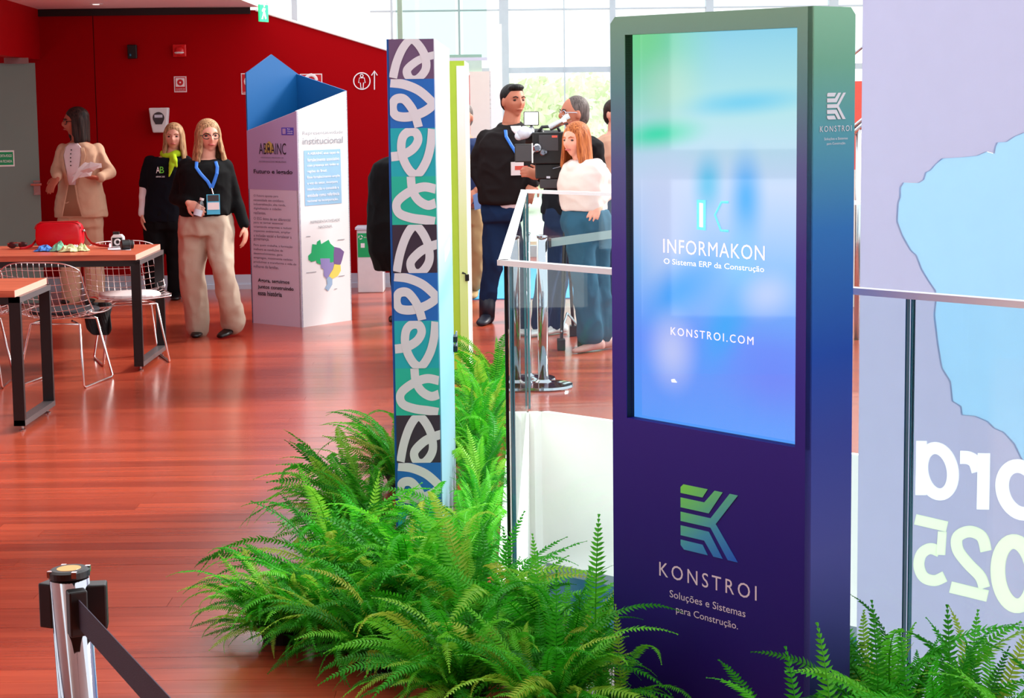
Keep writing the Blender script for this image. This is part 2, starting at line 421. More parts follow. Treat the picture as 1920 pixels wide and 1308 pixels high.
# dark passage behind the open door
pz = MB(); pz.bb(-7.2, -7.1, 12, 17.1, 0, 2.7); pz.bb(-7.2, CX - 0.6, 17.0, 17.1, 0, 2.7); struct('wall_passage', pz, 'grey_wall')
# ceiling over the left bay with its light fitting
ce = MB(); ZK = ZC + 0.035
ce.prism([(-7.2, 7.5, ZK), (-2.3, 7.5, ZK), (pe.x + 0.05, YW - 1.7, ZK), (pe.x + 0.02, YW + 0.1, ZK), (-7.2, YW + 0.1, ZK)], (0, 0, 0.25))
struct('ceiling', ce, 'ceiling_paint')
dl_ = thing('downlight', 'small recessed white downlight in the ceiling above the red wall', 'light', FL(180, 7, ZK) - Vector((0, 0, 0.0)))
q = rootloc(dl_)
mb = MB(); mb.lathe(q - Vector((0, 0, 0.006)), [(0.03, 0), (0.055, 0), (0.06, 0.006)], 20); obj('bezel', mb, 'white_plastic', dl_)
mat('lamp_glow', rgb(255, 250, 240), 0.4, emit=2.0)
mb = MB(); mb.lathe(q - Vector((0, 0, 0.008)), [(0.028, 0), (0.03, 0.004)], 16); obj('lens', mb, 'lamp_glow', dl_)
# side wall by the camera with its tall windows, and an unseen wall added behind the camera to block light
wv = MB()
def wallwin(mb, x, y0, y1, z1, rows, cols, t=0.12, sill=0.35, m=0.09):
    ys = [y0 + (y1 - y0) * i / cols for i in range(cols + 1)]; zs = [sill + (z1 - 0.2 - sill) * i / rows for i in range(rows + 1)]
    mb.bb(x - t, x, y0, y1, 0, sill); mb.bb(x - t, x, y0, y1, zs[-1], z1)
    for yv in ys: mb.bb(x - t, x, yv - m, yv + m, sill, zs[-1])
    for zv in zs[1:-1]: mb.bb(x - t, x, y0, y1, zv - m, zv + m)
wallwin(wv, -6.1, 2.0, 9.0, 3.4, 3, 6)
wv.bb(-6.22, -6.1, -4, 2.0, 0, 3.4); wv.bb(-6.22, -6.1, 9.0, 11.6, 0, 3.4)
mat('frame_blue_grey', rgb(110, 128, 160), .6); struct('wall_window_side', wv, 'frame_blue_grey')
wr = MB(); wr.bb(-6.2, 8, -4.15, -4.0, 0, 4.2); mat('wall_block_brown', rgb(76, 40, 34), .8); struct('wall_unseen_rear', wr, 'wall_block_brown')
rc = MB(); rc.bb(-7.2, -2.4, -4.1, 7.5, 3.4, 3.6); rc.bb(-2.4, 8, -4.1, 2.4, 4.2, 4.4); struct('ceiling_unseen', rc, 'white_paint')  # unseen ceiling, added as an occluder to deepen contrast

# ================================================================== glazed end of the hall
YG = 20.0
gl = MB(); gx0 = AT(700, 100, YG).x
fz = lambda px: AT(px, 300, YG).x
fac = MB()
for px, w in ((740, 0.012), (865, 0.010), (948, 0.05), (1060, 0.006), (1150, 0.03), (1330, 0.04), (1560, 0.05), (1800, 0.05), (560, 0.03)):
    x = fz(px); fac.bb(x - w, x + w, YG - 0.05, YG + 0.05, 0, 5.2)
for z, w in ((1.985, 0.03), (2.62, 0.008), (3.6, 0.03), (5.2, 0.08)):
    fac.bb(fz(700), 6.5, YG - 0.04, YG + 0.04, z - w, z + w)
fac.bb(fz(935), 6.5, YG - 0.05, YG + 0.05, 0, 0.12)
mat('mullion_white', rgb(186, 198, 202), .5); win = struct('window_1', fac, 'mullion_white')
pxs = [560, 740, 865, 948, 1150, 1330, 1560, 1800]
for i in range(len(pxs) - 1):
    for z0, z1 in ((0.12, 1.95), (2.03, 3.57), (3.63, 5.1)):
        if i < 3 and z0 < 2: continue
        mb = MB(); mb.bb(fz(pxs[i]) + 0.04, fz(pxs[i + 1]) - 0.04, YG - 0.006, YG + 0.006, z0, z1); obj('pane', mb, 'glass_clear', win)
col = MB(); x0, x1 = fz(921), fz(944); col.bb(x0, x1, 19.3, 19.45, 0, 2.45); struct('trim_7', col, 'white_paint')
cb = MB(); cb.bb(AT(842, 300, 19.3).x, AT(922, 300, 19.3).x, 19.3, 19.42, 0, AT(880, 134, 19.3).z); struct('wall_pier', cb, 'cream_wall')
mat('pale_green_panel', rgb(196, 220, 204), 0.4)
cb = MB(); cb.bb(AT(842, 300, 19.32).x, AT(906, 300, 19.32).x, 19.32, 19.4, AT(880, 134, 19.3).z, AT(880, 102, 19.3).z); struct('trim_8', cb, 'pale_green_panel')
# upper gallery balustrade glass seen above the display panels
gb = MB(); zz0 = AT(850, 108, 18.2).z; gb.bb(AT(742, 50, 18.2).x, AT(913, 50, 18.2).x, 18.2, 18.215, zz0, zz0 + 1.1)
glassmat('glass_green', (0.80, 0.90, 0.87, 1), 0.05); gbo = struct('window_2', gb, 'glass_green')
g2 = MB(); g2.bb(AT(742, 50, 18.2).x, AT(913, 50, 18.2).x, 18.19, 18.225, zz0 - 0.03, zz0); obj('channel', g2, 'cool_white', gbo)
g2 = MB(); g2.bb(AT(745, 50, 18.2).x, AT(754, 50, 18.2).x, 18.23, 18.3, zz0 - 0.03, zz0 + 0.8); obj('post', g2, 'cream_wall', gbo)
# carpet
cp = MB(); q0, q1 = FL(700, 562), FL(1145, 558)
cp.prism([(-0.75, 15.85, 0.001), (1.6, 15.85, 0.001), (2.2, 19.2, 0.001), (-0.75, 19.2, 0.001)], (0, 0, 0.008))
tag(obj('carpet', cp, 'carpet_blue', origin=(0.4, 17.5, 0)), 'bright blue carpet laid on the wooden floor behind the camera crew', 'carpet')
# outdoors
go = MB(); go.bb(-30, 40, 20.3, 120, -0.3, -0.15); struct('ground', go, 'ground_out')
rt = random.Random(11)
def out_tree(px, Y, ztop, r, lab):
    x = AT(px, 200, Y).x
    t = thing('tree', lab, 'tree', (x, Y, -0.15), 'trees outside the glazing')
    mb = MB(); mb.tube([(x, Y, -0.15), (x + 0.05, Y, ztop * 0.45)], [0.12, 0.07], 8); obj('trunk', mb, 'bark_out', t)
    mb = MB()
    for i in range(1600):
        a = rt.random() * 2 * PI; z_ = rt.random(); rr = r * (0.25 + 0.75 * rt.random() ** 0.5)
        th = math.acos(2 * z_ - 1)
        c = Vector((x + rr * math.sin(th) * math.cos(a), Y + rr * math.sin(th) * math.sin(a), ztop - r * 0.72 + rr * 0.72 * math.cos(th)))
        u = Vector((rt.gauss(0, 1), rt.gauss(0, 1), rt.gauss(0, 1))).normalized(); w = u.orthogonal().normalized(); s_ = 0.07 + rt.random() * 0.1
        mb.add([c - u * s_, c + w * s_ * 0.5, c + u * s_, c - w * s_ * 0.5], [(0, 1, 2, 3)])
    o = obj('foliage', mb, 'leaf_out', t); o['kind'] = 'stuff'
out_tree(975, 30, 2.0, 1.3, 'pale sunlit tree outside, leftmost one behind the man in black')
out_tree(1065, 46, 2.1, 1.6, 'pale sunlit tree outside above the dark-haired cameraman')
out_tree(1120, 36, 2.2, 1.5, 'pale sunlit tree outside next to the tall digital kiosk edge')
# strip seen between kiosk and banner: coral wall with a stair handrail
cw = MB(); cw.bb(AT(1560, 200, 15).x, AT(1760, 200, 15).x, 15, 15.1, AT(1610, 318, 15).z, AT(1610, 152, 15).z); struct('wall_coral', cw, 'coral')
cw = MB(); cw.bb(AT(1560, 200, 15).x, AT(1760, 200, 15).x, 14.98, 15.1, -0.0, AT(1610, 318, 15).z); struct('wall_coral_base', cw, 'cream_wall')
hr = thing('stair_handrail', 'pale metal stair handrail crossing the narrow gap beside the hanging banner', 'handrail', (AT(1610, 240, 13).x, 13, 0))
for i, (ya, yb, r) in enumerate(((258, 205, 0.022), (246, 196, 0.012), (110, 60, 0.012))):
    mb = MB(); mb.tube([AT(1590, ya, 13), AT(1650, yb, 13)], r, 8); obj('rail_bar', mb, 'steel', hr, smooth=True)
mb = MB(); mb.tube([AT(1610, 240, 13), Vector((AT(1610, 240, 13).x, 13, 0))], 0.02, 8); obj('post', mb, 'steel', hr, smooth=True)

# ================================================================== door
dp0, dp1 = AT(-140, 300, 15.75), AT(73, 300, 15.95)
dz = AT(40, 118, 15.9).z
du = Vector((dp1.x - dp0.x, dp1.y - dp0.y, 0)); dw = du.length; du.normalize(); dnn = Vector((du.y, -du.x, 0))
dm = MB(); dm.prism([(dp0.x, dp0.y, 0.01), (dp1.x, dp1.y, 0.01), (dp1.x, dp1.y, dz), (dp0.x, dp0.y, dz)], dnn * -0.045)
door = struct('door_1', dm, 'door_green')
def on_door(px, py, out=0.0):
    p_ = AT(px, py, 15.9); s_ = (p_.x - dp0.x) / du.x
    return Vector((dp0.x, dp0.y, p_.z)) + du * s_ + dnn * out
h = on_door(67, 352); hd = MB(); hd.box(h + dnn * 0.008, (0.028, 0.008, 0.062), (du, dnn, Z_)); ho = obj('door_handle', hd, 'steel', door)
hd = MB(); hd.tube([h + dnn * 0.05 + Vector((0, 0, 0.03)) - du * 0.05, h + dnn * 0.05 + Vector((0, 0, 0.03)) + du * 0.04], 0.012, 8); hd.tube([h + Vector((0, 0, .03)), h + dnn * 0.05 + Vector((0, 0, .03))], 0.011, 8); obj('lever', hd, 'steel', ho)
sg = MB(); s0 = on_door(4, 297, 0.003); sg.box(s0, (0.105, 0.002, 0.068), (du, dnn, Z_)); so = obj('sign_plate', sg, 'sign_white', door)
sg = MB(); sg.box(s0 + dnn * 0.003, (0.095, 0.002, 0.055), (du, dnn, Z_)); obj('sign_field', sg, 'sign_green', so)
text('sign_text', 'PORTA CORTA-FOGO', s0 + dnn * 0.006 - du * 0.085 + Z_ * 0.012, du, Z_, 0.17, 0.022, 'white_ink', so)
text('sign_text', 'MANTENHA FECHADA', s0 + dnn * 0.006 - du * 0.085 - Z_ * 0.034, du, Z_, 0.17, 0.022, 'white_ink', so)
dc = MB(); dc.box(on_door(30, 114, 0.03), (0.10, 0.03, 0.025), (du, dnn, Z_)); obj('door_closer', dc, 'steel', door)

# ================================================================== glass balustrade
RT = 1.222
def post_poly(a, b, z0, z1): return [tuple(a + Vector((0, 0, z0))), tuple(b + Vector((0, 0, z0))), tuple(b + Vector((0, 0, z1))), tuple(a + Vector((0, 0, z1)))]
bal = thing('glass_balustrade', 'glass balustrade with thin white top rail around the stairwell', 'balustrade', NC)
def on_rail(px):
    r_ = ray(px, 700); k = r_.x / r_.y     # X = k*Y on the near rail line
    t = (k * NC.y - NC.x) / (RD.x - k * RD.y)
    return NC + RD * t
J = on_rail(1709); E_ = NC + RD * 3.6
pn = Vector((RD.y, -RD.x, 0))
def pane(a, b, n, z0=-0.05, z1=RT - 0.012, th=0.016):
    mb = MB(); mb.prism(post_poly(a, b, z0, z1), n * th); o = obj('glass_panel', mb, 'glass_rail', bal)
    d_ = (b - a).normalized()
    for q_, s_ in ((a, -1), (b, 1)):
        e_ = MB(); e_.prism(post_poly(q_, q_ + d_ * 0.0035 * s_, z0, z1), n * th); obj('glass_edge', e_, 'glass_edge', o)
pane(NC + RD * 0.034, J - RD * 0.010, pn); pane(J + RD * 0.010, E_, pn)
LD = (FC - NC).normalized(); ln = Vector((-LD.y, LD.x, 0))
pane(NC + LD * 0.03, FC - LD * 0.02, ln * 1.0, z0=0.0, th=0.007)
pane(FC + FD * 0.02, FC + FD * 2.0, Vector((FD.y, -FD.x, 0))); pane(FC + FD * 2.03, FC + FD * 4.5, Vector((FD.y, -FD.x, 0)))
for a, b, n in ((NC, E_, pn), (NC, FC, ln), (FC, FC + FD * 4.5, Vector((FD.y, -FD.x, 0)))):
    d_ = (b - a).normalized(); mb = MB(); c = (a + b) / 2 + Vector((0, 0, RT - 0.008)) + n * 0.008
    mb.box(c, ((b - a).length / 2 + 0.015, 0.0165, 0.009), (d_, n, Z_)); obj('top_rail', mb, 'rail_white', bal)
mb = MB(); mb.box(NC + Vector((0.0, -0.004, RT / 2 - 0.01)), (0.005, 0.006, RT / 2 - 0.01), None); obj('corner_strip', mb, 'black_plastic', bal)
mb = MB(); mb.box(NC + Vector((0.014, -0.004, RT / 2 - 0.01)), (0.006, 0.004, RT / 2 - 0.01), None); obj('corner_strip', mb, 'rail_white', bal)

# ================================================================== digital kiosk
KR = AT(1493, 839, 4.6435); KL = AT(1178, 783, 5.101)
ku = Vector((KR.x - KL.x, KR.y - KL.y, 0)); OW = ku.length; ku.normalize(); kn = Vector((ku.y, -ku.x, 0))   # kn looks to the camera side
if kn.y > 0: kn = -kn
def on_plane(px, py, p0, n):
    d = ray(px, py); t = (Vector(p0) - _C).dot(n) / d.dot(n); return _C + d * t
def kpx(px, py): return on_plane(px, py, KR, kn)
k_l = (kpx(1147, 500) - KR).dot(ku); k_r = (kpx(1523.5, 500) - KR).dot(ku)
ztop = kpx(1500, 12.5).z
o_l = (kpx(1173, 400) - KR).dot(ku); o_r = (kpx(1493, 400) - KR).dot(ku); oz0 = (KR.z + KL.z) / 2; oz1 = (kpx(1493, 51.5).z + kpx(1170, 65).z) / 2
# depth from the far vertical edge of the side face
rs = ray(1600, 500); b0 = Vector((KR.x, KR.y, 0)) + ku * k_r; kk = rs.x / rs.y
KD = (kk * b0.y - b0.x) / (-kn.x + kk * kn.y)
def K(a, z, out=0.0): return Vector((KR.x, KR.y, 0)) + ku * a + kn * out + Vector((0, 0, z))
kc = Vector((KR.x, KR.y, 0)) + ku * (k_l + k_r) / 2 - kn * KD / 2
kiosk = thing('digital_kiosk', 'tall green-to-purple digital kiosk with a lit portrait screen beside the ferns', 'kiosk', kc)
fs = [(0.0, rgb(34, 8, 92)), (0.30, rgb(42, 26, 128)), (0.52, rgb(58, 38, 146)), (0.68, rgb(78, 58, 156)), (0.80, rgb(98, 106, 164)), (0.90, rgb(104, 156, 160)), (1.0, rgb(130, 176, 150))]
ss = [(0.0, rgb(44, 38, 104)), (0.30, rgb(74, 78, 158)), (0.44, rgb(52, 68, 160)), (0.56, rgb(18, 72, 172)), (0.72, rgb(40, 114, 186)), (0.84, rgb(80, 156, 172)), (0.93, rgb(106, 172, 146)), (1.0, rgb(130, 190, 158))]
gradmat('kiosk_front_print', fs, 0, ztop, 0.45, 0.18); gradmat('kiosk_side_print', ss, 0, ztop, 0.45, 0.12)
ch = 0.018
# front frame around the opening (ring), back box, side skins
fb = MB()
outer = [(k_l, 0), (k_r - 0.004, 0), (k_r - 0.004, ztop), (k_l + ch, ztop), (k_l, ztop - ch)]
vs = []
def fr_quad(a0, a1, z0, z1): fb.box(K((a0 + a1) / 2, (z0 + z1) / 2, -0.012), ((a1 - a0) / 2, 0.012, (z1 - z0) / 2), (ku, kn, Z_))
fr_quad(k_l, k_r - 0.004, 0, oz0)
fr_quad(k_l, o_l, oz0, oz1); fr_quad(o_r, k_r - 0.004, oz0, oz1)
fb.prism([K(k_l, oz1), K(k_r - 0.004, oz1), K(k_r - 0.004, ztop), K(k_l + ch, ztop), K(k_l, ztop - ch)], kn * -0.024)
obj('front_frame', fb, 'kiosk_front_print', kiosk)
sb = MB()
def Q(a, out, z): return K(a, z, out)
sb.prism([Q(k_r, 0, 0), Q(k_r, -KD, 0), Q(k_r, -KD, ztop - ch), Q(k_r, -KD + ch, ztop), Q(k_r, 0, ztop)], ku * -0.02)
sb.prism([Q(k_l, -0.025, 0), Q(k_l, -KD, 0), Q(k_l, -KD, ztop - ch), Q(k_l, -0.025, ztop - ch)], ku * 0.02)
obj('side_panel', sb, 'kiosk_side_print', kiosk)
tb = MB(); tb.box(K((k_l + k_r) / 2, ztop - 0.012, -KD / 2 - 0.006), ((k_r - k_l) / 2 - 0.02, KD / 2 - 0.02, 0.010), (ku, kn, Z_)); tb.box(K((k_l + k_r) / 2, ztop / 2 - 0.01, -KD + 0.012), ((k_r - k_l) / 2 - 0.02, 0.01, ztop / 2 - 0.02), (ku, kn, Z_))
obj('back_panel', tb, 'kiosk_side_print', kiosk)
rb = MB()
for a in (o_l - 0.002, o_r + 0.002): rb.box(K(a, (oz0 + oz1) / 2, -0.02), (0.002, 0.018, (oz1 - oz0) / 2), (ku, kn, Z_))
for z in (oz0 - 0.002, oz1 + 0.002): rb.box(K((o_l + o_r) / 2, z, -0.02), ((o_r - o_l) / 2, 0.018, 0.002), (ku, kn, Z_))
obj('screen_bezel', rb, 'black_plastic', kiosk)
# the lit screen
m, nt, N, L, p = nodes('screen_image'); M['screen_image'] = m
tc = N.new('ShaderNodeTexCoord'); uvm = N.new('ShaderNodeMapping'); L.new(tc.outputs['UV'], uvm.inputs[0])
sx = N.new('ShaderNodeSeparateXYZ'); L.new(uvm.outputs[0], sx.inputs[0])
cr = N.new('ShaderNodeValToRGB'); e = cr.color_ramp.elements
for i in range(4): e.new(0.5)
for i, (t_, c_) in enumerate(((0, rgb(84, 158, 255)), (0.22, rgb(108, 152, 255)), (0.40, rgb(120, 184, 252)), (0.62, rgb(196, 216, 248)), (0.82, rgb(166, 222, 226)), (1.0, rgb(120, 200, 226)))): e[i].position = t_; e[i].color = c_
L.new(sx.outputs['Y'], cr.inputs[0])
def blob(col, cx, cy, rx, ry, prev, rot=0.0, fac=1.0, soft=1.0):
    mp = N.new('ShaderNodeMapping'); mp.vector_type = 'TEXTURE'; mp.inputs['Location'].default_value = (cx, cy, 0); mp.inputs['Rotation'].default_value = (0, 0, rot); mp.inputs['Scale'].default_value = (rx, ry, 1)
    L.new(tc.outputs['UV'], mp.inputs[0])
    ln_ = N.new('ShaderNodeVectorMath'); ln_.operation = 'LENGTH'; L.new(mp.outputs[0], ln_.inputs[0])
    mr = N.new('ShaderNodeMapRange'); mr.interpolation_type = 'SMOOTHSTEP'; mr.inputs['From Min'].default_value = 1.0; mr.inputs['From Max'].default_value = 1.0 - soft; mr.inputs['To Max'].default_value = fac
    L.new(ln_.outputs['Value'], mr.inputs['Value'])
    mx = N.new('ShaderNodeMix'); mx.data_type = 'RGBA'; L.new(mr.outputs[0], mx.inputs[0]); L.new(prev, mx.inputs[6]); mx.inputs[7].default_value = col
    return mx.outputs[2]
c = cr.outputs[0]
c = blob(rgb(120, 216, 150), 0.05, 1.0, 0.55, 0.28, c)
c = blob(rgb(20, 222, 170), 0.16, 0.745, 0.36, 0.055, c, 0.05, 0.95)
c = blob(rgb(0, 190, 236), 0.66, 0.825, 0.52, 0.045, c, 0.03, 0.7)
c = blob(rgb(186, 224, 204), 0.24, 0.86, 0.26, 0.12, c, 0, 0.6)
c = blob(rgb(206, 214, 246), 0.2, 0.5, 0.3, 0.3, c, 0, 0.7)
c = blob(rgb(10, 190, 236), 0.46, 0.62, 0.13, 0.11, c, 0.2, 0.8)
c = blob(rgb(20, 170, 250), 0.68, 0.59, 0.14, 0.16, c, 0, 0.95)
c = blob(rgb(120, 196, 252), 0.66, 0.44, 0.16, 0.12, c, 0, 0.8)
c = blob(rgb(30, 160, 252), 0.30, 0.35, 0.34, 0.11, c, 0.25, 0.95)
c = blob(rgb(50, 172, 252), 0.56, 0.27, 0.26, 0.13, c, 0.5, 0.8)
c = blob(rgb(198, 206, 250), 0.24, 0.19, 0.20, 0.14, c, 0, 0.85)
c = blob(rgb(206, 214, 248), 0.80, 0.36, 0.22, 0.08, c, 0.1, 0.6)
c = blob(rgb(110, 130, 250), 0.85, 0.16, 0.4, 0.14, c, 0, 0.6)
p.inputs['Base Color'].default_value = (0.01, 0.01, 0.012, 1); p.inputs['Roughness'].default_value = 0.03; p.inputs['Specular IOR Level'].default_value = 0.6
L.new(c, p.inputs['Emission Color']); p.inputs['Emission Strength'].default_value = 0.58
sc = MB(); sc.add([K(o_l, oz0, -0.03), K(o_r, oz0, -0.03), K(o_r, oz1, -0.03), K(o_l, oz1, -0.03)], [(0, 1, 2, 3)])
sc.add([K(o_l, oz0, -0.045), K(o_r, oz0, -0.045), K(o_r, oz1, -0.045), K(o_l, oz1, -0.045)], [(3, 2, 1, 0)])
sco = obj('screen', sc, 'screen_image', kiosk)
uvl = sco.data.uv_layers.new(name='UVMap')
for li, uv in zip(range(4), ((0, 0), (1, 0), (1, 1), (0, 1))): uvl.data[li].uv = uv
mat('screen_white', rgb(250, 244, 255), 0.4, emit=0.7)
mat('screen_pink_white', rgb(236, 218, 240), 0.4, emit=0.6)
mat('screen_cyan', rgb(96, 206, 240), 0.4, emit=0.6)
SP = K(o_l, oz0, -0.029)
def spx(px, py): return on_plane(px, py, SP, kn)
def ktext(name, body, x0, y0, x1, y1, hpx, material, par, plane=SP, bold=0.0, space=1.0):
    a = on_plane(x0, y0, plane, kn); b_ = on_plane(x1, y1, plane, kn); z_ = (a.z + b_.z) / 2; top = on_plane((x0 + x1) / 2, (y0 + y1) / 2 - hpx, plane, kn).z
    a = Vector((a.x, a.y, z_)); return text(name, body, a, ku, Z_, (b_ - a).dot(ku), top - on_plane((x0 + x1) / 2, (y0 + y1) / 2, plane, kn).z, material, par, bold=bold, space=space)
ktext('screen_text', 'INFORMAKON', 1244, 473, 1434, 489, 27, 'screen_pink_white', sco, bold=0.0, space=1.1)
ktext('screen_text', 'O Sistema ERP da Construção', 1245, 497, 1433, 512, 13, 'screen_white', sco, bold=0.0)
ktext('screen_text', 'KONSTROI.COM', 1258, 628, 1413, 646, 15, 'screen_pink_white', sco, bold=0.0, space=1.3)
# hexagon K mark on the screen
def spoly(name, px, material, par, lift=0.0012):
    mb = MB(); mb.add([spx(x, y) + kn * lift for x, y in px], [tuple(range(len(px)))]); return obj(name, mb, material, par)
spoly('screen_mark', [(1307, 374), (1324, 375), (1324, 432), (1307, 430)], 'screen_cyan', sco)
spoly('screen_mark', [(1312, 380), (1319, 381), (1319, 426), (1312, 425)], 'screen_pink_white', sco, 0.0018)
mb = MB(); hx = [(1366, 379), (1353, 379), (1341, 403), (1352, 432), (1366, 433)]
mb.tube([spx(x, y) + kn * 0.001 for x, y in hx], 0.0035, 4, flat=0.3); obj('screen_mark', mb, 'screen_cyan', sco)
spoly('screen_cursor', [(1259, 711), (1265, 710), (1270, 717), (1260, 716)], 'screen_white', sco)
# logo on the front: five stripes of a K, drawn on a unit square (x right, y up), from measured proportions
def klogo(par, o, u, v, w, h, mats, lift_n):
    sh = [
        [(0.0, .86), (0.0, .95), (.05, 1.0), (.48, 1.0), (.39, .86)],
        [(0.0, .64), (0.0, .79), (.42, .79), (.60, 1.0), (.74, 1.0), (.50, .64)],
        [(0.0, .43), (0.0, .57), (.53, .57), (.86, 1.0), (1.0, 1.0), (.62, .50), (1.0, 0.0), (.83, 0.0), (.53, .43)],
        [(0.0, .21), (0.0, .36), (.50, .36), (.74, 0.0), (.58, 0.0), (.42, .21)],
        [(.06, 0.0), (0.0, .06), (0.0, .14), (.39, .14), (.48, 0.0)],
    ]
    for i, s_ in enumerate(sh):
        mb = MB(); mb.prism([Vector(o) + u * (x * w) + v * (y * h) for x, y in s_], lift_n * 0.0012)
        obj('logo_stripe', mb, mats[i] if isinstance(mats, list) else mats, par)
# gradient ink of the logo
m, nt, N, L, p = nodes('logo_ink'); M['logo_ink'] = m
geo = N.new('ShaderNodeNewGeometry'); dt = N.new('ShaderNodeVectorMath'); dt.operation = 'DOT_PRODUCT'; L.new(geo.outputs['Position'], dt.inputs[0])
lo_ = kpx(1277, 1035); hi_ = kpx(1385, 935)
gv = (ku * 0.55 - Z_ * 0.85); dt.inputs[1].default_value = gv
g0 = kpx(1280, 910).dot(gv); g1 = kpx(1380, 1050).dot(gv)
mr = N.new('ShaderNodeMapRange'); mr.inputs['From Min'].default_value = g0; mr.inputs['From Max'].default_value = g1; L.new(dt.outputs['Value'], mr.inputs['Value'])
cr = N.new('ShaderNodeValToRGB'); e = cr.color_ramp.elements; e.new(0.5); e.new(0.7)
for i, (t_, c_) in enumerate(((0.0, rgb(128, 244, 84)), (0.30, rgb(100, 214, 140)), (0.60, rgb(60, 166, 206)), (1.0, rgb(8, 100, 216)))): e[i].position = t_; e[i].color = c_
L.new(mr.outputs[0], cr.inputs[0]); L.new(cr.outputs[0], p.inputs['Base Color']); p.inputs['Roughness'].default_value = 0.5
l0 = kpx(1277, 1029); l1 = kpx(1384, 1053); l2 = kpx(1280, 908)
klogo(kiosk, Vector((l0.x, l0.y, (l0.z + l1.z) / 2)) + kn * 0.0006, ku, Z_, (l1 - l0).dot(ku), l2.z - l0.z, 'logo_ink', kn)
FP = K(0, 0, 0.0)
mat('kiosk_ink', rgb(232, 222, 236), 0.5)
ktext('front_text', 'KONSTROI', 1236.5, 1078.5, 1419, 1126, 27, 'kiosk_ink', kiosk, FP, bold=0.0, space=1.35)
ktext('front_text', 'Soluções e Sistemas', 1256, 1122, 1398, 1160, 17, 'kiosk_ink', kiosk, FP, bold=0.0)
ktext('front_text', 'para Construção.', 1268, 1153, 1384, 1182, 17, 'kiosk_ink', kiosk, FP, bold=0.0)
# side lettering
mat('side_ink', rgb(210, 220, 228), 0.5)
SB = K(k_r, 0, 0) + ku * 0.0005; su = -kn
def sdpx(px, py): return on_plane(px, py, SB, ku)
a = sdpx(1550, 224); b_ = sdpx(1585, 222); tz = sdpx(1552, 174).z
klogo(kiosk, a, su, Z_, (b_ - a).dot(su), tz - a.z, 'side_ink', ku)
for body, x0, x1, yb, hp in (('KONSTROI', 1537, 1596, 247.5, 11), ('Soluções e Sistemas', 1545, 1589, 264, 6), ('para Construção.', 1550, 1585, 273, 6)):
    a = sdpx(x0, yb); b_ = sdpx(x1, yb - 1); text('side_text', body, a, su, Z_, (b_ - a).dot(su), sdpx(x0, yb - hp).z - a.z, 'side_ink', kiosk, bold=0.0 if hp > 8 else 0, space=1.3 if hp > 8 else 1)

# ================================================================== patterned display panels
A = FL(725, 75, 1.95); B = FL(812, 71, 1.95); pyf = (A.y + B.y) / 2 - 0.03
pw0 = AT(729, 300, pyf).x; pw1 = AT(816.5, 300, pyf).x; pyb = 8.25; PH = AT(770, 73, pyf).z
panel = thing('display_panel', 'tall freestanding panel with looping white pattern on coloured squares along its edge', 'panel', ((pw0 + pw1) / 2, (pyf + pyb) / 2, 0))
gradmat('panel_side_glare', [(0, rgb(150, 160, 178)), (0.3, rgb(120, 178, 200)), (0.55, rgb(150, 214, 236)), (0.75, rgb(226, 244, 250)), (1, rgb(250, 252, 254))], 0, PH)  # pale blue face with glare painted in as white towards the top
mat('panel_blue', rgb(20, 90, 170), 0.5)
mb = MB(); mb.bb(pw0, pw1, pyf, pyb, 0, PH); obj('core', mb, 'panel_blue', panel)
mb = MB(); mb.bb(pw1, pw1 + 0.004, pyf, pyb, 0, PH); obj('side_glare', mb, 'panel_side_glare', panel)
cols = {'mauve': rgb(112, 84, 118), 'dark': rgb(62, 48, 66), 'blue': rgb(34, 110, 196), 'teal': rgb(30, 178, 190), 'green': rgb(36, 190, 164)}
for k_, v_ in cols.items(): mat('tile_' + k_, v_, 0.5, vary=0.02)
A_ = [[(1.05, .40), (.80, .47), (.59, .58), (.40, .78), (.46, .98), (.64, .99), (.82, .75), (.80, .42), (.66, .14), (.50, .02), (.32, .22), (.17, .58), (.08, .97)]]
B_ = [[(.02, .07), (.33, .11), (.66, .24), (.93, .46), (.97, .53), (.74, .68), (.41, .77), (.14, .74), (.06, .58), (.12, .42), (.30, .40), (.45, .54), (.56, .73), (.64, .99)]]
C_ = [[(.0, .59), (.27, .55), (.51, .42), (.62, .24), (.56, .09), (.40, .08), (.27, .2), (.24, .46), (.32, .73), (.47, .93), (.62, .94), (.8, .68), (.9, .36), (.94, .02)]]
D_ = [[(.44, .0), (.47, .28), (.6, .49), (.81, .60), (1.0, .55)], [(1.0, .27), (.73, .22), (.44, .30), (.17, .47), (.10, .62), (.18, .77), (.44, .86), (.73, .90), (.97, .94)]]
seq = [('mauve', A_, 73, 148), ('blue', B_, 148, 240), ('teal', C_, 240, 330.5), ('green', D_, 330.5, 421), ('dark', A_, 421, 511.5), ('blue', B_, 511.5, 601), ('teal', C_, 601, 690), ('green', D_, 690, 778), ('dark', A_, 778, 867), ('blue', B_, 867, 955), ('teal', C_, 955, 1043), ('green', D_, 1043, 1131)]
for cname, strokes, ya, yb in seq:
    z1 = min(AT(770, ya, pyf).z, PH); z0 = max(AT(770, yb, pyf).z, 0.002)
    mb = MB(); mb.bb(pw0 + 0.008, pw1, pyf - 0.004, pyf, z0, z1); to = obj('print_tile', mb, 'tile_' + cname, panel)
    for st in strokes:
        w_ = pw1 - pw0 - 0.008
        r_ = ribbon(st, 0.095, X_, Z_, -Y_, (pw0 + 0.008, pyf - 0.004, z1), w_, z1 - z0)
        obj('loop_stroke', r_, 'ribbon_ink', to)
mb = MB(); mb.bb(pw1 + 0.004, pw1 + 0.006, pyf + 0.28, pyf + 0.95, 0.33, 0.331)
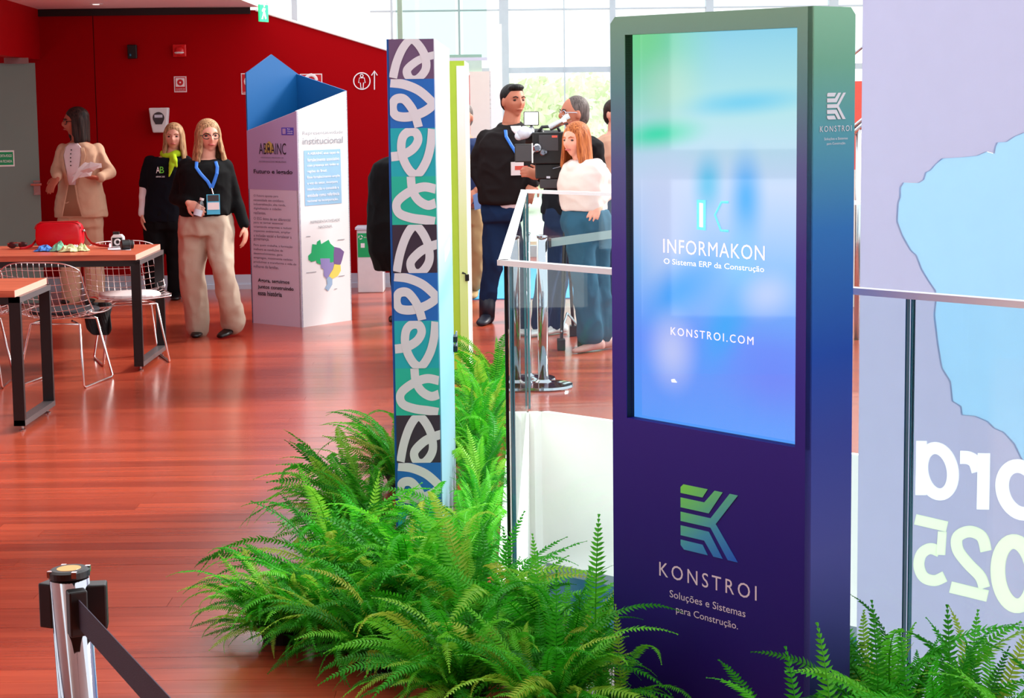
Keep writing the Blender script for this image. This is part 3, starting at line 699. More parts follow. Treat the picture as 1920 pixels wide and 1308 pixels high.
# latches on its rear edge
for px, py in ((850, 634), (855, 652)):
    q_ = AT(px, py, pyb - 0.05); q_.x = pw1 + 0.012
    mb = MB(); mb.box(q_, (0.010, 0.045, 0.012)); pb = obj('padlock', mb, 'black_plastic', panel)
    mb = MB(); mb.tube([q_ + Vector((0.004, -0.02, 0.01)), q_ + Vector((0.006, -0.018, 0.028)), q_ + Vector((0.006, 0.018, 0.028)), q_ + Vector((0.004, 0.02, 0.01))], 0.004, 6); obj('shackle', mb, 'steel', pb)
# faint print on the panel face
for z0, z1, y0_, y1_ in ((1.23, 1.28, 7.3, 7.9), (1.1, 1.15, 7.3, 7.9)):
    mb = MB(); mb.bb(pw1 + 0.004, pw1 + 0.0048, y0_, y1_, z0, z1); obj('print_block', mb, 'white_ink', panel)
# lime-edged panel behind
lq = FL(860, 722); ly = lq.y + 0.15
lx0, lx1, lx2 = AT(838, 400, ly).x, AT(860, 400, ly).x, AT(875, 400, ly).x
lp = thing('display_panel', 'narrow lime-green display panel standing behind the looping-pattern panel', 'panel', (lx0 + 0.1, ly + 0.5, 0)); lh = AT(860, 114, ly).z
mb = MB(); mb.bb(lx0, lx2, ly, ly + 1.2, 0, lh); obj('core', mb, 'white_paint', lp)
mb = MB(); mb.bb(lx0, lx2 + 0.0, ly - 0.004, ly, 0, lh); obj('edge_print', mb, 'lime', lp)
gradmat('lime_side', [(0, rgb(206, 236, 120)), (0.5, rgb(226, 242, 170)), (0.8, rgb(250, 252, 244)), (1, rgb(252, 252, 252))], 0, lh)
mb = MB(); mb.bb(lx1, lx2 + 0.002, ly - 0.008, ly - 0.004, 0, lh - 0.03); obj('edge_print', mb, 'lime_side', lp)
q_ = AT(876, 520, ly); mb = MB(); mb.box(q_, (0.012, 0.02, 0.02)); mb.tube([q_ + Vector((0, 0, 0.02)), q_ + Vector((-0.03, -0.01, 0.03))], 0.006, 6); obj('latch', mb, 'black_plastic', lp)

# ================================================================== hollow house-shaped information totem
tC = FL(566, 614); tL = FL(473, 605); tR = FL(660, 600)
e1 = (tL - tC); e1.z = 0; e2 = (tR - tC); e2.z = 0
tL = tC + e1; tR = tC + e2; tB = tC + e1 + e2
totem = thing('information_totem', 'white square information totem with slanted top and blue inside', 'totem', (tC + tB) / 2)
def tz(px, py, q_): return AT(px, py, q_.y).z
zL = tz(463, 245, tL); zC_ = tz(557, 208, tC); zR = tz(650, 170, tR); zB = tz(553, 138, tB); zLb = tz(465, 137, tL); pk = tz(511, 102, (tL + tB) / 2)
mat('totem_white', rgb(246, 246, 248), 0.35, vary=0.01); mat('totem_shaded_white', rgb(212, 196, 222), 0.4, vary=0.01); mat('totem_head', rgb(174, 150, 196), 0.4, vary=0.01)  # lilac is the white left face with its shade painted in
mat('totem_blue', rgb(0, 92, 156), 0.5, vary=0.02)
th = 0.012
def wallp(name, a, b, tops, n, m_):
    pts = [tuple(a), tuple(b)] + [tuple(Vector((q_.x, q_.y, z))) for q_, z in tops]
    mb = MB(); mb.prism(pts, n * th); return obj(name, mb, m_, totem)
n1_ = (-e2).normalized(); n2_ = (-e1).normalized()
fl_ = wallp('front_panel', tL, tC, [(tC, zC_), (tL, zL)], -n1_, 'totem_shaded_white')
fr_ = wallp('front_panel', tC, tR, [(tR, zR), (tC, zC_)], -n2_, 'totem_white')
bl = wallp('rear_panel', tL, tB, [(tB, zB), ((tL + tB) / 2, pk), (tL, zLb)], n2_ * -0.0 + (-n2_) * -1.0, 'totem_blue')
br = wallp('rear_panel', tB, tR, [(tR, zR), (tB, zB)], n1_, 'totem_blue')
for nm, a_, b_, za, zb, n_ in (('inner_lining', tL, tC, zL, zC_, -n1_), ('inner_lining', tC, tR, zC_, zR, -n2_)):
    mb = MB(); o_ = n_ * (th + 0.001)
    mb.prism([tuple(a_ + o_), tuple(b_ + o_), tuple(b_ + o_ + Vector((0, 0, zb - 0.002))), tuple(a_ + o_ + Vector((0, 0, za - 0.002)))], n_ * 0.004); obj(nm, mb, 'totem_blue', totem)
uL = (-e1).normalized(); wL = e1.length; uR = e2.normalized(); wR = e2.length
nL = n1_; nR = n2_
def tpxL(px, py): return on_plane(px, py, tC + nL * 0.001, nL)
def tpxR(px, py): return on_plane(px, py, tC + nR * 0.001, nR)
def quadL(name, x0, y0, x1, y1, m_, par, lift=0.001):
    a = tpxL(x0, y1); b_ = tpxL(x1, y1); t_ = tpxL(x0, y0); mb = MB()
    a = a + nL * lift; w_ = (b_ - a).dot(uL); h_ = t_.z - a.z
    mb.add([a, a + uL * w_, a + uL * w_ + Z_ * h_, a + Z_ * h_], [(0, 1, 2, 3)]); return obj(name, mb, m_, par)
def textL(body, x0, x1, yb, hp, m_, bold=0.0, par=None, space=1.0):
    a = tpxL(x0, yb) + nL * 0.0012; b_ = tpxL(x1, yb); text('print_text', body, a, uL, Z_, (b_ - a).dot(uL), tpxL(x0, yb - hp).z - a.z, m_, par or fl_, bold=bold, space=space)
def textR(body, x0, x1, yb, hp, m_, bold=0.0, par=None):
    a = tpxR(x0, yb) + nR * 0.0022; b_ = tpxR(x1, yb); text('print_text', body, a, uR, Z_, (b_ - a).dot(uR), tpxR(x0, yb - hp).z - a.z, m_, par or fr_, bold=bold)
# printed heading field
mb = MB(); yh = tpxL(520, 356).z; a = tL + nL * 0.0008; b_ = tC + nL * 0.0008
mb.add([a + Z_ * yh, b_ + Z_ * yh, b_ + Z_ * (zC_ - 0.004), a + Z_ * (zL - 0.004)], [(0, 1, 2, 3)]); obj('heading_print', mb, 'totem_head', fl_)
mat('ink_dark', rgb(44, 36, 52), 0.6); mat('ink_grey', rgb(120, 106, 130), 0.6); mat('ink_pale', rgb(150, 152, 160), 0.6); mat('ink_gold', rgb(190, 168, 90), 0.6); mat('ink_violet', rgb(84, 70, 190), 0.6); mat('ink_blue', rgb(150, 194, 226), 0.6)
quadL('badge_print', 528, 239, 551, 253, 'ink_violet', fl_); quadL('badge_print', 530, 241, 536, 251, 'totem_head', fl_, 0.002)
textL('Rio', 539, 544, 243, 2.6, 'white_ink'); textL('Grande', 539, 549, 247, 2.6, 'white_ink'); textL('cidade', 539, 549, 251, 2.6, 'white_ink')
textL('ABRAINC', 486, 537, 289, 21, 'ink_dark', 0.0)
mb = MB(); hpts = [(497, 286), (497, 272), (505, 264), (513, 272), (513, 286)]
mb.add([tpxL(x, y) + nL * 0.002 for x, y in hpts], [(0, 1, 2, 3, 4)]); obj('house_print', mb, 'ink_gold', fl_)
quadL('house_print', 503, 276, 507, 282, 'ink_dark', fl_, 0.003)
textL('ASSOCIAÇÃO BRASILEIRA DE', 489, 532, 297, 3.6, 'ink_grey', 0.01); textL('INCORPORADORAS IMOBILIÁRIAS', 486, 537, 304, 3.6, 'ink_grey', 0.01)
textL('Futuro e legado', 476, 549, 327, 10, 'ink_dark', 0.02)
par1 = ['O Futuro aponta para', 'necessidade em cotidiano,', 'industrialização, alta renda,', 'digitalização e cidades', 'resilientes.', '', 'O ESG deixa de ser diferencial', 'para se tornar essencial', 'orientando empresas a reduzir', 'impactos ambientais, ampliar', 'a inclusão social e fortalecer a', 'governança.', '', 'Para quem trabalha, a formação', 'melhora as condições de', 'desenvolvimento, gera', 'empregos, movimenta cadeias', 'produtivas e transforma a vida de', 'milhares de famílias.']
ends = [522, 533, 536, 528, 499, 0, 545, 531, 548, 545, 547, 505, 0, 549, 531, 530, 549, 556, 523]
yy_ = 369.5
for s_, ex in zip(par1, ends):
    if s_: textL(s_, 476, ex, yy_, 5.2, 'ink_grey', 0.005); yy_ += 7.9
    else: yy_ += 2.6
for s_, ex, yv in (('Agora, seguimos', 543, 530, ), ('juntos construindo', 551, 542), ('essa história', 529, 553)): textL(s_, 484, ex, yv, 9, 'ink_dark', 0.02)
textR('Representatividade', 567, 643, 255, 9, 'ink_pale'); textR('institucional', 567, 643, 271, 13, 'ink_pale', 0.01)
def quadR(name, x0, y0, x1, y1, m_, par, lift=0.001):
    a = tpxR(x0, y1) + nR * lift; b_ = tpxR(x1, y1); t_ = tpxR(x0, y0); mb = MB(); w_ = (b_ - a).dot(uR); h_ = t_.z - a.z
    mb.add([a, a + uR * w_, a + uR * w_ + Z_ * h_, a + Z_ * h_], [(0, 1, 2, 3)]); return obj(name, mb, m_, par)
quadR('text_field', 572, 282, 641, 386, 'ink_blue', fr_)
for i, (s_, ex) in enumerate(zip(['A ABRAINC atua capaz de', 'fortalecimento associativo', 'com presença em todas as', 'regiões do Brasil.', 'Esse fortalecimento amplia', 'a voz do setor, incorpora', 'interlocução e consolida a', 'entidade como referência', 'nacional na incorporação.'], [636, 636, 635, 613, 637, 633, 635, 636, 634])):
    textR(s_, 576, ex, 292 + i * 11.1, 6.5, 'white_ink', 0.01)
textR('REPRESENTATIVIDADE', 582, 637, 419, 5, 'ink_pale'); textR('NACIONAL', 597, 623, 428, 5, 'ink_pale')
mat('map_green', rgb(30, 178, 110), 0.5); mat('map_purple', rgb(120, 90, 150), 0.5); mat('map_lilac', rgb(150, 140, 200), 0.5); mat('map_yellow', rgb(246, 218, 100), 0.5); mat('map_blue', rgb(160, 190, 222), 0.5)
def mapreg(px, m_):
    mb = MB(); mb.prism([tpxR(450 + x / 5.232, 380 + y / 5.232) + nR * 0.001 for x, y in px], nR * 0.0012); obj('map_region', mb, m_, fr_)
mapreg([(668, 520), (700, 490), (708, 405), (750, 412), (757, 380), (785, 362), (795, 405), (868, 362), (885, 400), (922, 432), (915, 580), (880, 585), (880, 545), (785, 545), (790, 605), (750, 590), (748, 565), (700, 580), (672, 560)], 'map_green')
mapreg([(922, 432), (980, 445), (1020, 480), (1000, 560), (985, 605), (922, 600), (915, 520)], 'map_purple')
mapreg([(785, 545), (880, 545), (882, 586), (922, 590), (910, 650), (885, 690), (850, 745), (822, 715), (820, 650), (797, 640)], 'map_lilac')
mapreg([(925, 602), (985, 612), (988, 665), (960, 715), (905, 745), (872, 720), (890, 685), (910, 655)], 'map_yellow')
mapreg([(872, 722), (905, 747), (905, 800), (865, 865), (832, 840), (855, 800), (850, 745)], 'map_blue')
for x0, x1, yv in ((574, 582, 443), (633, 646, 449), (574, 593, 511), (635, 646, 517), (627, 632, 541)): quadR('print_line', x0, yv, x1, yv + 1.2, 'ink_pale', fr_, 0.0016)

# ================================================================== recycling bin
q0 = FL(671, 549); bx0 = q0.x; bx1 = FL(719, 549).x; by = q0.y; bt = AT(695, 426, by).z
binn = thing('waste_bin', 'white waste bin with green recycling label against the red wall', 'bin', ((bx0 + bx1) / 2, by + 0.14, 0))
mb = MB(); mb.bb(bx0, bx1, by, by + 0.28, 0, bt - 0.02); obj('body', mb, 'white_plastic', binn, bevel=0.01)
mb = MB(); mb.bb(bx0 - 0.012, bx1 + 0.012, by - 0.012, by + 0.292, bt - 0.02, bt); obj('lid', mb, 'cool_white', binn)
mb = MB(); mb.bb(bx0 + 0.08, bx0 + 0.16, by + 0.05, by + 0.15, bt, bt + 0.012); obj('lid_flap', mb, 'cool_white', binn)
mat('label_green', rgb(20, 176, 100), 0.5)
lz0, lz1 = AT(690, 482, by).z, AT(690, 437, by).z
mb = MB(); mb.bb(bx0 + 0.008, bx1 - 0.008, by - 0.002, by, lz0, lz1); lb = obj('label', mb, 'label_green', binn)
cc = Vector((bx0 + 0.035, by - 0.0025, lz1 - 0.035))
for k in range(3):
    mb = MB(); a0_ = k * 2 * PI / 3
    P = [cc + Vector((math.cos(a0_ + t * 0.16) * 0.016, 0, math.sin(a0_ + t * 0.16) * 0.016)) for t in range(10)]
    mb.tube(P, 0.004, 5, flat=0.3); obj('recycle_arrow', mb, 'white_ink', lb)
text('label_text', 'RECICLÁVEL', Vector((bx0 + 0.065, by - 0.003, lz1 - 0.042)), X_, Z_, 0.085, 0.014, 'white_ink', lb)
mb = MB(); mb.bb(bx0 + 0.035, bx0 + 0.07, by - 0.003, by - 0.002, lz0 + 0.085, lz0 + 0.125); obj('label_print', mb, 'white_ink', lb)

# ================================================================== things on the red wall
YR = YW - 0.006
def wpt(px, py, Y=YR): return AT(px, py, Y)
def sign(px0, py0, px1, py1, lab, draw):
    a = wpt(px0, py1); b_ = wpt(px1, py0); t = thing('fire_sign', lab, 'sign', ((a.x + b_.x) / 2, YR, a.z), 'small red fire signs on the wall')
    mb = MB(); mb.bb(a.x, b_.x, YR - 0.004, YR, a.z, b_.z); obj('plate', mb, 'sign_white', t)
    i = 0.008; mb = MB(); mb.bb(a.x + i, b_.x - i, YR - 0.006, YR - 0.003, a.z + i, b_.z - i); obj('red_field', mb, 'sign_red', t)
    draw(t, a, b_)
def draw_bell(t, a, b_):
    cx = (a.x + b_.x) / 2; w = b_.x - a.x; cz = b_.z - (b_.z - a.z) * 0.38
    mb = MB(); mb.bb(cx - w * .36, cx + w * .36, YR - 0.0075, YR - 0.006, cz - w * .34, cz + w * .34); obj('pictogram_field', mb, 'sign_white', t)
    mb = MB(); mb.lathe((cx, YR - 0.0085, cz), [(w * .25, 0), (w * .25, 0.001)], 20, (X_, Z_, Y_)); o = obj('pictogram', mb, 'sign_red', t)
    mb = MB(); mb.lathe((cx, YR - 0.0095, cz), [(w * .07, 0), (w * .07, 0.001)], 12, (X_, Z_, Y_)); obj('pictogram_dot', mb, 'sign_white', o)
    text('sign_text', 'ALARME DE', Vector((a.x + 0.016, YR - 0.0065, a.z + 0.024)), X_, Z_, w - 0.032, 0.010, 'sign_white', t)
    text('sign_text', 'INCÊNDIO', Vector((a.x + 0.016, YR - 0.0065, a.z + 0.010)), X_, Z_, w - 0.032, 0.010, 'sign_white', t)
def draw_hose(t, a, b_):
    w = b_.x - a.x; cx = (a.x + b_.x) / 2; cz = (a.z + b_.z) / 2 + 0.02
    P = [Vector((cx + math.cos(k * 0.5) * w * .25, YR - 0.008, cz + math.sin(k * 0.5) * w * .25)) for k in range(11)]
    mb = MB(); mb.tube(P, 0.014, 6, flat=0.2); obj('pictogram', mb, 'sign_white', t)
    text('sign_text', 'HIDRANTE', Vector((a.x + 0.016, YR - 0.0065, a.z + 0.012)), X_, Z_, w - 0.032, 0.012, 'sign_white', t)
sign(327, 143, 349.5, 173, 'small square fire alarm sign in red and white below the siren', draw_bell)
sign(453, 137, 484, 177, 'red fire sign peeking out at the left of the totem', draw_hose)
sign(563, 138, 604, 172, 'red fire sign peeking out above the totem right of its blue gable', draw_hose)
# siren
c = wpt(337.5, 95); t = thing('fire_siren', 'red fire alarm siren with a clear strobe high on the wall', 'siren', (c.x, YR - 0.03, c.z - 0.06))
mb = MB(); mb.box(c + Vector((0, -0.018, 0)), (0.06, 0.018, 0.056)); obj('base', mb, 'siren_red', t, bevel=0.008)
mb = MB(); mb.lathe(c + Vector((0, -0.036, -0.005)), [(0.045, 0), (0.04, -0.012), (0.02, -0.022)], 20, (X_, Z_, Y_)); obj('horn', mb, 'siren_red', t, smooth=True)
mb = MB(); mb.ball(c + Vector((0.0, -0.045, -0.018)), (0.045, 0.018, 0.012)); obj('strobe', mb, 'white_plastic', t, smooth=True)
# sensor
c = wpt(249, 97); t = thing('wall_sensor', 'small black box sensor left of the siren on the wall', 'sensor', (c.x, YR - 0.02, c.z - 0.06))
mb = MB(); mb.box(c + Vector((0, -0.02, 0)), (0.042, 0.02, 0.062)); obj('housing', mb, 'black_plastic', t, bevel=0.006)
mb = MB(); mb.ball(c + Vector((-0.018, -0.04, -0.03)), 0.012); obj('lens', mb, 'lower_blue', t, smooth=True)
# soap / towel dispenser
c0, c1 = wpt(282, 202), wpt(320, 248); cx = (c0.x + c1.x) / 2
t = thing('wall_dispenser', 'white tapered dispenser with a dark round badge on the wall', 'dispenser', (cx, YR - 0.05, c1.z))
mb = MB(); w = c1.x - c0.x
P = [Vector((c0.x, YR, c0.z)), Vector((c1.x, YR, c0.z)), Vector((c1.x - 0.014, YR, (c0.z + c1.z) / 2 - 0.03)), Vector((c1.x - 0.03, YR, c1.z)), Vector((c0.x + 0.03, YR, c1.z)), Vector((c0.x + 0.014, YR, (c0.z + c1.z) / 2 - 0.03))]
mb.prism(P, (0, -0.09, 0)); obj('cover', mb, 'white_plastic', t, bevel=0.01)
zc = c0.z - 0.09; mb = MB()
mb.prism([Vector((cx + math.cos(g) * 0.052, YR - 0.09, zc + math.sin(g) * 0.052)) if math.sin(g) > -0.6 else Vector((cx + math.cos(g) * 0.05, YR - 0.09, zc - 0.058)) for g in [i * PI / 10 for i in range(20)]], (0, -0.004, 0)); bo = obj('badge', mb, 'dark_grey', t)
mb = MB(); mb.bb(cx - 0.036, cx + 0.036, YR - 0.096, YR - 0.094, zc + 0.002, zc + 0.028); obj('badge_window', mb, 'cool_white', bo)
# information pictogram and arrow painted as raised outlines
c = wpt(678.5, 152); t = thing('information_pictogram', 'white outlined figure in a circle with an upward arrow on the red wall', 'pictogram', (c.x, YR, c.z - 0.08))
mb = MB(); mb.tube([c + Vector((math.cos(g) * 0.074, -0.004, math.sin(g) * 0.074)) for g in [i * PI / 16 for i in range(32)]], 0.005, 6, closed=True); obj('circle', mb, 'white_ink', t)
mb = MB(); mb.tube([c + Vector((math.cos(g) * 0.013, -0.004, 0.048 + math.sin(g) * 0.013)) for g in [i * PI / 6 for i in range(12)]], 0.004, 5, closed=True); obj('figure_head', mb, 'white_ink', t)
mb = MB(); mb.tube([c + Vector((x, -0.004, z)) for x, z in ((-.022, .028), (.022, .028), (.03, -.015), (.014, -.015), (.010, -.062), (-.010, -.062), (-.014, -.015), (-.03, -.015))], 0.004, 5, closed=True); obj('figure_body', mb, 'white_ink', t)
a = wpt(702, 168); b_ = wpt(702, 133)
mb = MB(); mb.tube([a + Vector((0, -0.004, 0)), b_ + Vector((0, -0.004, 0))], 0.005, 5); mb.tube([b_ + Vector((-.026, -.004, -.04)), b_ + Vector((0, -.004, 0)), b_ + Vector((.026, -.004, -.04))], 0.005, 5); obj('arrow', mb, 'white_ink', t)
# exit sign
ys = 15.9; a = AT(488.5, 41, ys); b_ = AT(499, 9, ys)
t = thing('exit_sign', 'small green exit sign hanging from the ceiling edge', 'exit sign', ((a.x + b_.x) / 2, ys, a.z))
mb = MB(); eu = Vector((0.28, 0.96, 0)).normalized(); en = Vector((0.96, -0.28, 0)); hw = (b_.x - a.x) / 2 / 0.28
mid = Vector(((a.x + b_.x) / 2, ys, (a.z + b_.z) / 2)); mb.box(mid, (hw, 0.006, (b_.z - a.z) / 2), (eu, en, Z_)); obj('plate', mb, 'exit_green', t)
fg = mid + en * 0.0065
mb = MB(); mb.prism([fg + eu * x + Z_ * z for x, z in ((-.06, -.05), (-.03, -.05), (-.01, -.01), (.02, -.05), (.045, -.04), (.012, .02), (.03, .03), (.03, .042), (-.02, .045), (-.05, .02), (-.045, .01), (-.02, .022), (-.03, -.01))], en * 0.002); obj('running_figure', mb, 'white_ink', t)
mb = MB(); mb.ball(fg + eu * 0.0 + Z_ * 0.058, 0.010); obj('figure_head', mb, 'white_ink', t)
for s_ in (-.08, .08):
    mb = MB(); mb.tube([mid + eu * s_ + Z_ * 0.06, Vector((mid.x + eu.x * s_, mid.y + eu.y * s_, ZK))], 0.003, 5); obj('hanger', mb, 'steel', t)

# ================================================================== tables
def table(name, lab, xr, y0, y1, length, zt, yaw=0.0):
    t = thing(name, lab, 'table', (xr - length / 2, (y0 + y1) / 2, 0), 'wooden tables with black steel frames')
    T = MB(); T.bb(xr - length, xr - 0.025, y0 + 0.0, y1 + 0.0, zt - 0.035, zt); obj('tabletop', T, 'table_wood', t)
    T = MB(); T.bb(xr - 0.025, xr - 0.022, y0, y1, zt - 0.035, zt); obj('end_band', T, 'table_edge', t)
    for xx in (xr, xr - length + 0.06):
        f = 0.030; zb = 0.035
        mb = MB(); mb.bb(xx - 2 * f, xx, y0 + 0.01, y0 + 0.01 + f, zb, zt - 0.036); fo = obj('leg', mb, 'black_metal', t)
        mb = MB(); mb.bb(xx - 2 * f, xx, y1 - 0.01 - f, y1 - 0.01, zb, zt - 0.036); obj('leg', mb, 'black_metal', t)
        mb = MB(); mb.bb(xx - 2 * f, xx + 0.001, y0 + 0.01, y1 - 0.01, zb - 0.0, zb + f); obj('bottom_bar', mb, 'grey_metal_edge', t)
        mb = MB(); mb.bb(xx - 2 * f, xx + 0.001, y0 + 0.01, y1 - 0.01, zt - 0.036 - f, zt - 0.036); obj('top_bar', mb, 'grey_metal_edge', t)
        for yv in (y0 + 0.07, y1 - 0.07):
            mb = MB(); mb.lathe((xx - f, yv, 0), [(0.016, 0), (0.018, 0.008), (0.006, 0.012), (0.006, zb)], 12); obj('levelling_foot', mb, 'steel', t)
    for yv in (y0 + 0.012, y1 - 0.042):
        mb = MB(); mb.bb(xr - length + 0.03, xr - 0.06, yv, yv + 0.03, zt - 0.075, zt - 0.0355); obj('side_rail', mb, 'black_metal', t)
    return t
TZ = 0.757
n0 = FL(28, 812); n1q = FL(112, 775); table('work_table', 'nearer wooden table with black steel frame cut by the left edge', -2.585, 9.74, 10.42, 2.2, TZ)
f0 = FL(263, 697); table('work_table', 'farther wooden table with black steel frame carrying the red handbag', -2.375, 11.88, 12.72, 2.4, TZ)

# ================================================================== wire chairs
def wire_chair(lab, cx, cy, ang, pad=None):
    """moulded wire-grid side chair; ang = direction it faces, 0 = away from the camera"""
    t = thing('wire_chair', lab, 'chair', (cx, cy, 0), 'chrome wire chairs at the tables')
    ca, sa = math.cos(ang), math.sin(ang)
    def Tm(x, y, z): return Vector((cx + x * ca - y * sa, cy + x * sa + y * ca, z))
    def shell(u, v):    # u -1..1 across, v 0..1 from front lip to top of back
        if v < 0.5:
            s_ = v / 0.5; y = 0.25 - 0.46 * s_; z = 0.455 - 0.045 * math.sin(s_ * PI * 0.75) ; w = 0.235 + 0.03 * math.sin(s_ * PI)
            z += 0.05 * u * u * (0.3 + 0.7 * s_)
            if s_ < 0.15: z -= 0.02 * (1 - s_ / 0.15)
        else:
            s_ = (v - 0.5) / 0.5; y = -0.21 - 0.10 * math.sin(s_ * PI * 0.5) - 0.05 * s_; z = 0.42 + 0.36 * s_ ** 1.15; w = 0.265 - 0.015 * s_
            z += 0.05 * u * u * (1 - s_); y += 0.07 * u * u * (1 - 0.3 * s_)
            if s_ > 0.8: z -= 0.05 * u ** 4 * (s_ - 0.8) / 0.2
        return Tm(u * w, y, z)
    NU, NV = 13, 17
    mb = MB()
    for i in range(1, NU):
        u = -1 + 2 * i / NU; mb.tube([shell(u, v / 32) for v in range(33)], 0.0024, 5)
    for j in range(1, NV):
        v = j / NV; mb.tube([shell(-1 + k / 10, v) for k in range(21)], 0.0024, 5)
    obj('wire_grid', mb, 'wire_steel', t, smooth=True)
    mb = MB(); rim = [shell(-1 + k / 10, 1) for k in range(21)] + [shell(1, 1 - v / 32) for v in range(1, 33)] + [shell(1 - k / 10, 0) for k in range(1, 21)] + [shell(-1, v / 32) for v in range(1, 32)]
    mb.tube(rim, 0.0045, 6, closed=True); obj('rim', mb, 'wire_steel', t, smooth=True)
    for s_ in (-1, 1):
        mb = MB(); P = [Tm(s_ * 0.10, 0.12, 0.415), Tm(s_ * 0.16, 0.14, 0.39), Tm(s_ * 0.215, 0.225, 0.02), Tm(s_ * 0.217, 0.205, 0.0075), Tm(s_ * 0.217, -0.205, 0.0075), Tm(s_ * 0.215, -0.225, 0.02), Tm(s_ * 0.16, -0.12, 0.38), Tm(s_ * 0.10, -0.10, 0.40)]
        mb.tube(P, 0.0075, 8); obj('sled_leg', mb, 'wire_steel', t, smooth=True)
    mb = MB(); mb.tube([Tm(-.16, .14, .39), Tm(.16, .14, .39)], 0.006, 6); obj('cross_bar', mb, 'wire_steel', t, smooth=True)
    mb = MB(); mb.tube([Tm(-.16, -.12, .38), Tm(.16, -.12, .38)], 0.006, 6); obj('cross_bar', mb, 'wire_steel', t, smooth=True)
    if pad:
        mb = MB(); R_ = []
        for k in range(24):
            g = 2 * PI * k / 24; R_.append(Tm(0.20 * math.copysign(abs(math.cos(g)) ** .7, math.cos(g)), 0.03 + 0.19 * math.copysign(abs(math.sin(g)) ** .7, math.sin(g)), 0.436))
        mb.prism(R_, (0, 0, 0.026)); obj('seat_pad', mb, pad, t, bevel=0.01)
    return t, Tm
mat('pad_white', rgb(226, 216, 218), 0.8); mat('pad_black', rgb(20, 20, 30), 0.8); mat('cloth_black', rgb(16, 15, 18), 0.85, bump=0.4, bscale=40)
wire_chair('chrome wire chair seen from behind between the two wooden tables', -2.78, 11.48, -0.18, 'pad_black')
tb_, Tb = wire_chair('chrome wire chair with white pad facing us under the farther table', -2.56, 12.42, PI + 0.35, 'pad_white')
wire_chair('chrome wire chair cut off by the left edge of the photograph', -3.35, 11.45, 0.1, None)
# black jacket draped off the chair
mb = MB(); gx = 9; gz = 10; q = Tb(0, 0, 0)
V = []
for j in range(gz):
    for i in range(gx):
        s_ = j / (gz - 1); u = i / (gx - 1) - 0.5
        px = 158 + 48 * (i / (gx - 1)) + 6 * s_; py = 566 + 62 * s_ + (12 if i in (0, 8) else 0) * (-s_)
        V.append(AT(px + 8 * s_ * (0.5 - abs(u)), py, 12.02 + 0.03 * math.sin(i * 1.7 + j * 0.4)))
mb.add(V, [(j * gx + i, j * gx + i + 1, (j + 1) * gx + i + 1, (j + 1) * gx + i) for j in range(gz - 1) for i in range(gx - 1)])
jk = obj('draped_jacket', mb, 'cloth_black', origin=(-2.6, 12.02, 0.3)); sd = jk.modifiers.new('s', 'SOLIDIFY'); sd.thickness = 0.02
sd = jk.modifiers.new('ss', 'SUBSURF'); sd.levels = sd.render_levels = 1
tag(jk, 'black jacket hanging down under the white seat pad of the wire chair', 'jacket')

# ================================================================== things on the far table
mat('bag_red', rgb(206, 14, 34), 0.32, bump=0.15, bscale=300); mat('strap_red', rgb(176, 24, 26), 0.45)
yb = 12.56; L0, L1 = AT(69, 455, yb).x, AT(157, 455, yb).x; bw = L1 - L0; bcx = (L0 + L1) / 2; bh = AT(110, 415, yb).z - TZ
bag = thing('handbag', 'glossy red leather handbag standing on the farther table', 'handbag', (bcx, yb, TZ))
mb = MB(); prof = []
for k in range(40):
    g = 2 * PI * k / 40; cx_ = math.copysign(abs(math.cos(g)) ** 0.38, math.cos(g)); sz_ = math.copysign(abs(math.sin(g)) ** 0.42, math.sin(g))
    prof.append((cx_ * bw / 2 * (1 - 0.05 * (sz_ > 0) * sz_), TZ + bh / 2 + sz_ * bh / 2))
rings = [(-0.065, 0.86), (-0.055, 0.96), (-0.03, 1.0), (0.03, 1.0), (0.055, 0.96), (0.065, 0.86)]
b_ = len(mb.v)
for dy, sc_ in rings:
    for x, z in prof: mb.v.append(Vector((bcx + x * sc_, yb + dy, TZ + max(0.001, bh / 2 + (z - TZ - bh / 2) * sc_))))
n_ = len(prof)
for i in range(len(rings) - 1):
    for k in range(n_): mb.f.append((b_ + i * n_ + k, b_ + i * n_ + (k + 1) % n_, b_ + (i + 1) * n_ + (k + 1) % n_, b_ + (i + 1) * n_ + k))
mb.f.append(tuple(b_ + k for k in range(n_ - 1, -1, -1))); mb.f.append(tuple(b_ + 5 * n_ + k for k in range(n_)))
obj('body', mb, 'bag_red', bag, smooth=True)
mb = MB(); mb.tube([Vector((bcx + x * 1.005, yb - 0.05, TZ + bh / 2 + (z - TZ - bh / 2) * 1.0)) for x, z in prof[1:20]], 0.004, 6); obj('piping', mb, 'strap_red', bag, smooth=True)
mb = MB(); mb.tube([(bcx - bw * .42, yb, TZ + bh - 0.004), (bcx + bw * .40, yb, TZ + bh)], 0.004, 6); obj('zip', mb, 'strap_red', bag)
st = [AT(157, 428, yb), AT(163, 445, yb - .02), AT(172, 456, yb - .05), AT(186, 460, yb - .08), AT(204, 461, yb - .12)]
st = [Vector((q.x, q.y, max(q.z, TZ + 0.006))) for q in st]
mb = MB(); mb.tube(st, 0.009, 6, flat=0.35); obj('strap', mb, 'strap_red', bag, smooth=True)
st = [AT(68, 450, yb), AT(60, 460, yb - .05), AT(48, 466, yb - .1), AT(38, 468, yb - .14)]
st = [Vector((q.x, q.y, max(q.z, TZ + 0.006))) for q in st]
mb = MB(); mb.tube(st, 0.010, 6, flat=0.4); obj('strap', mb, 'bag_red', bag, smooth=True)
mb = MB(); mb.ball(AT(157, 432, yb - 0.02), 0.01); obj('buckle', mb, 'steel', bag)
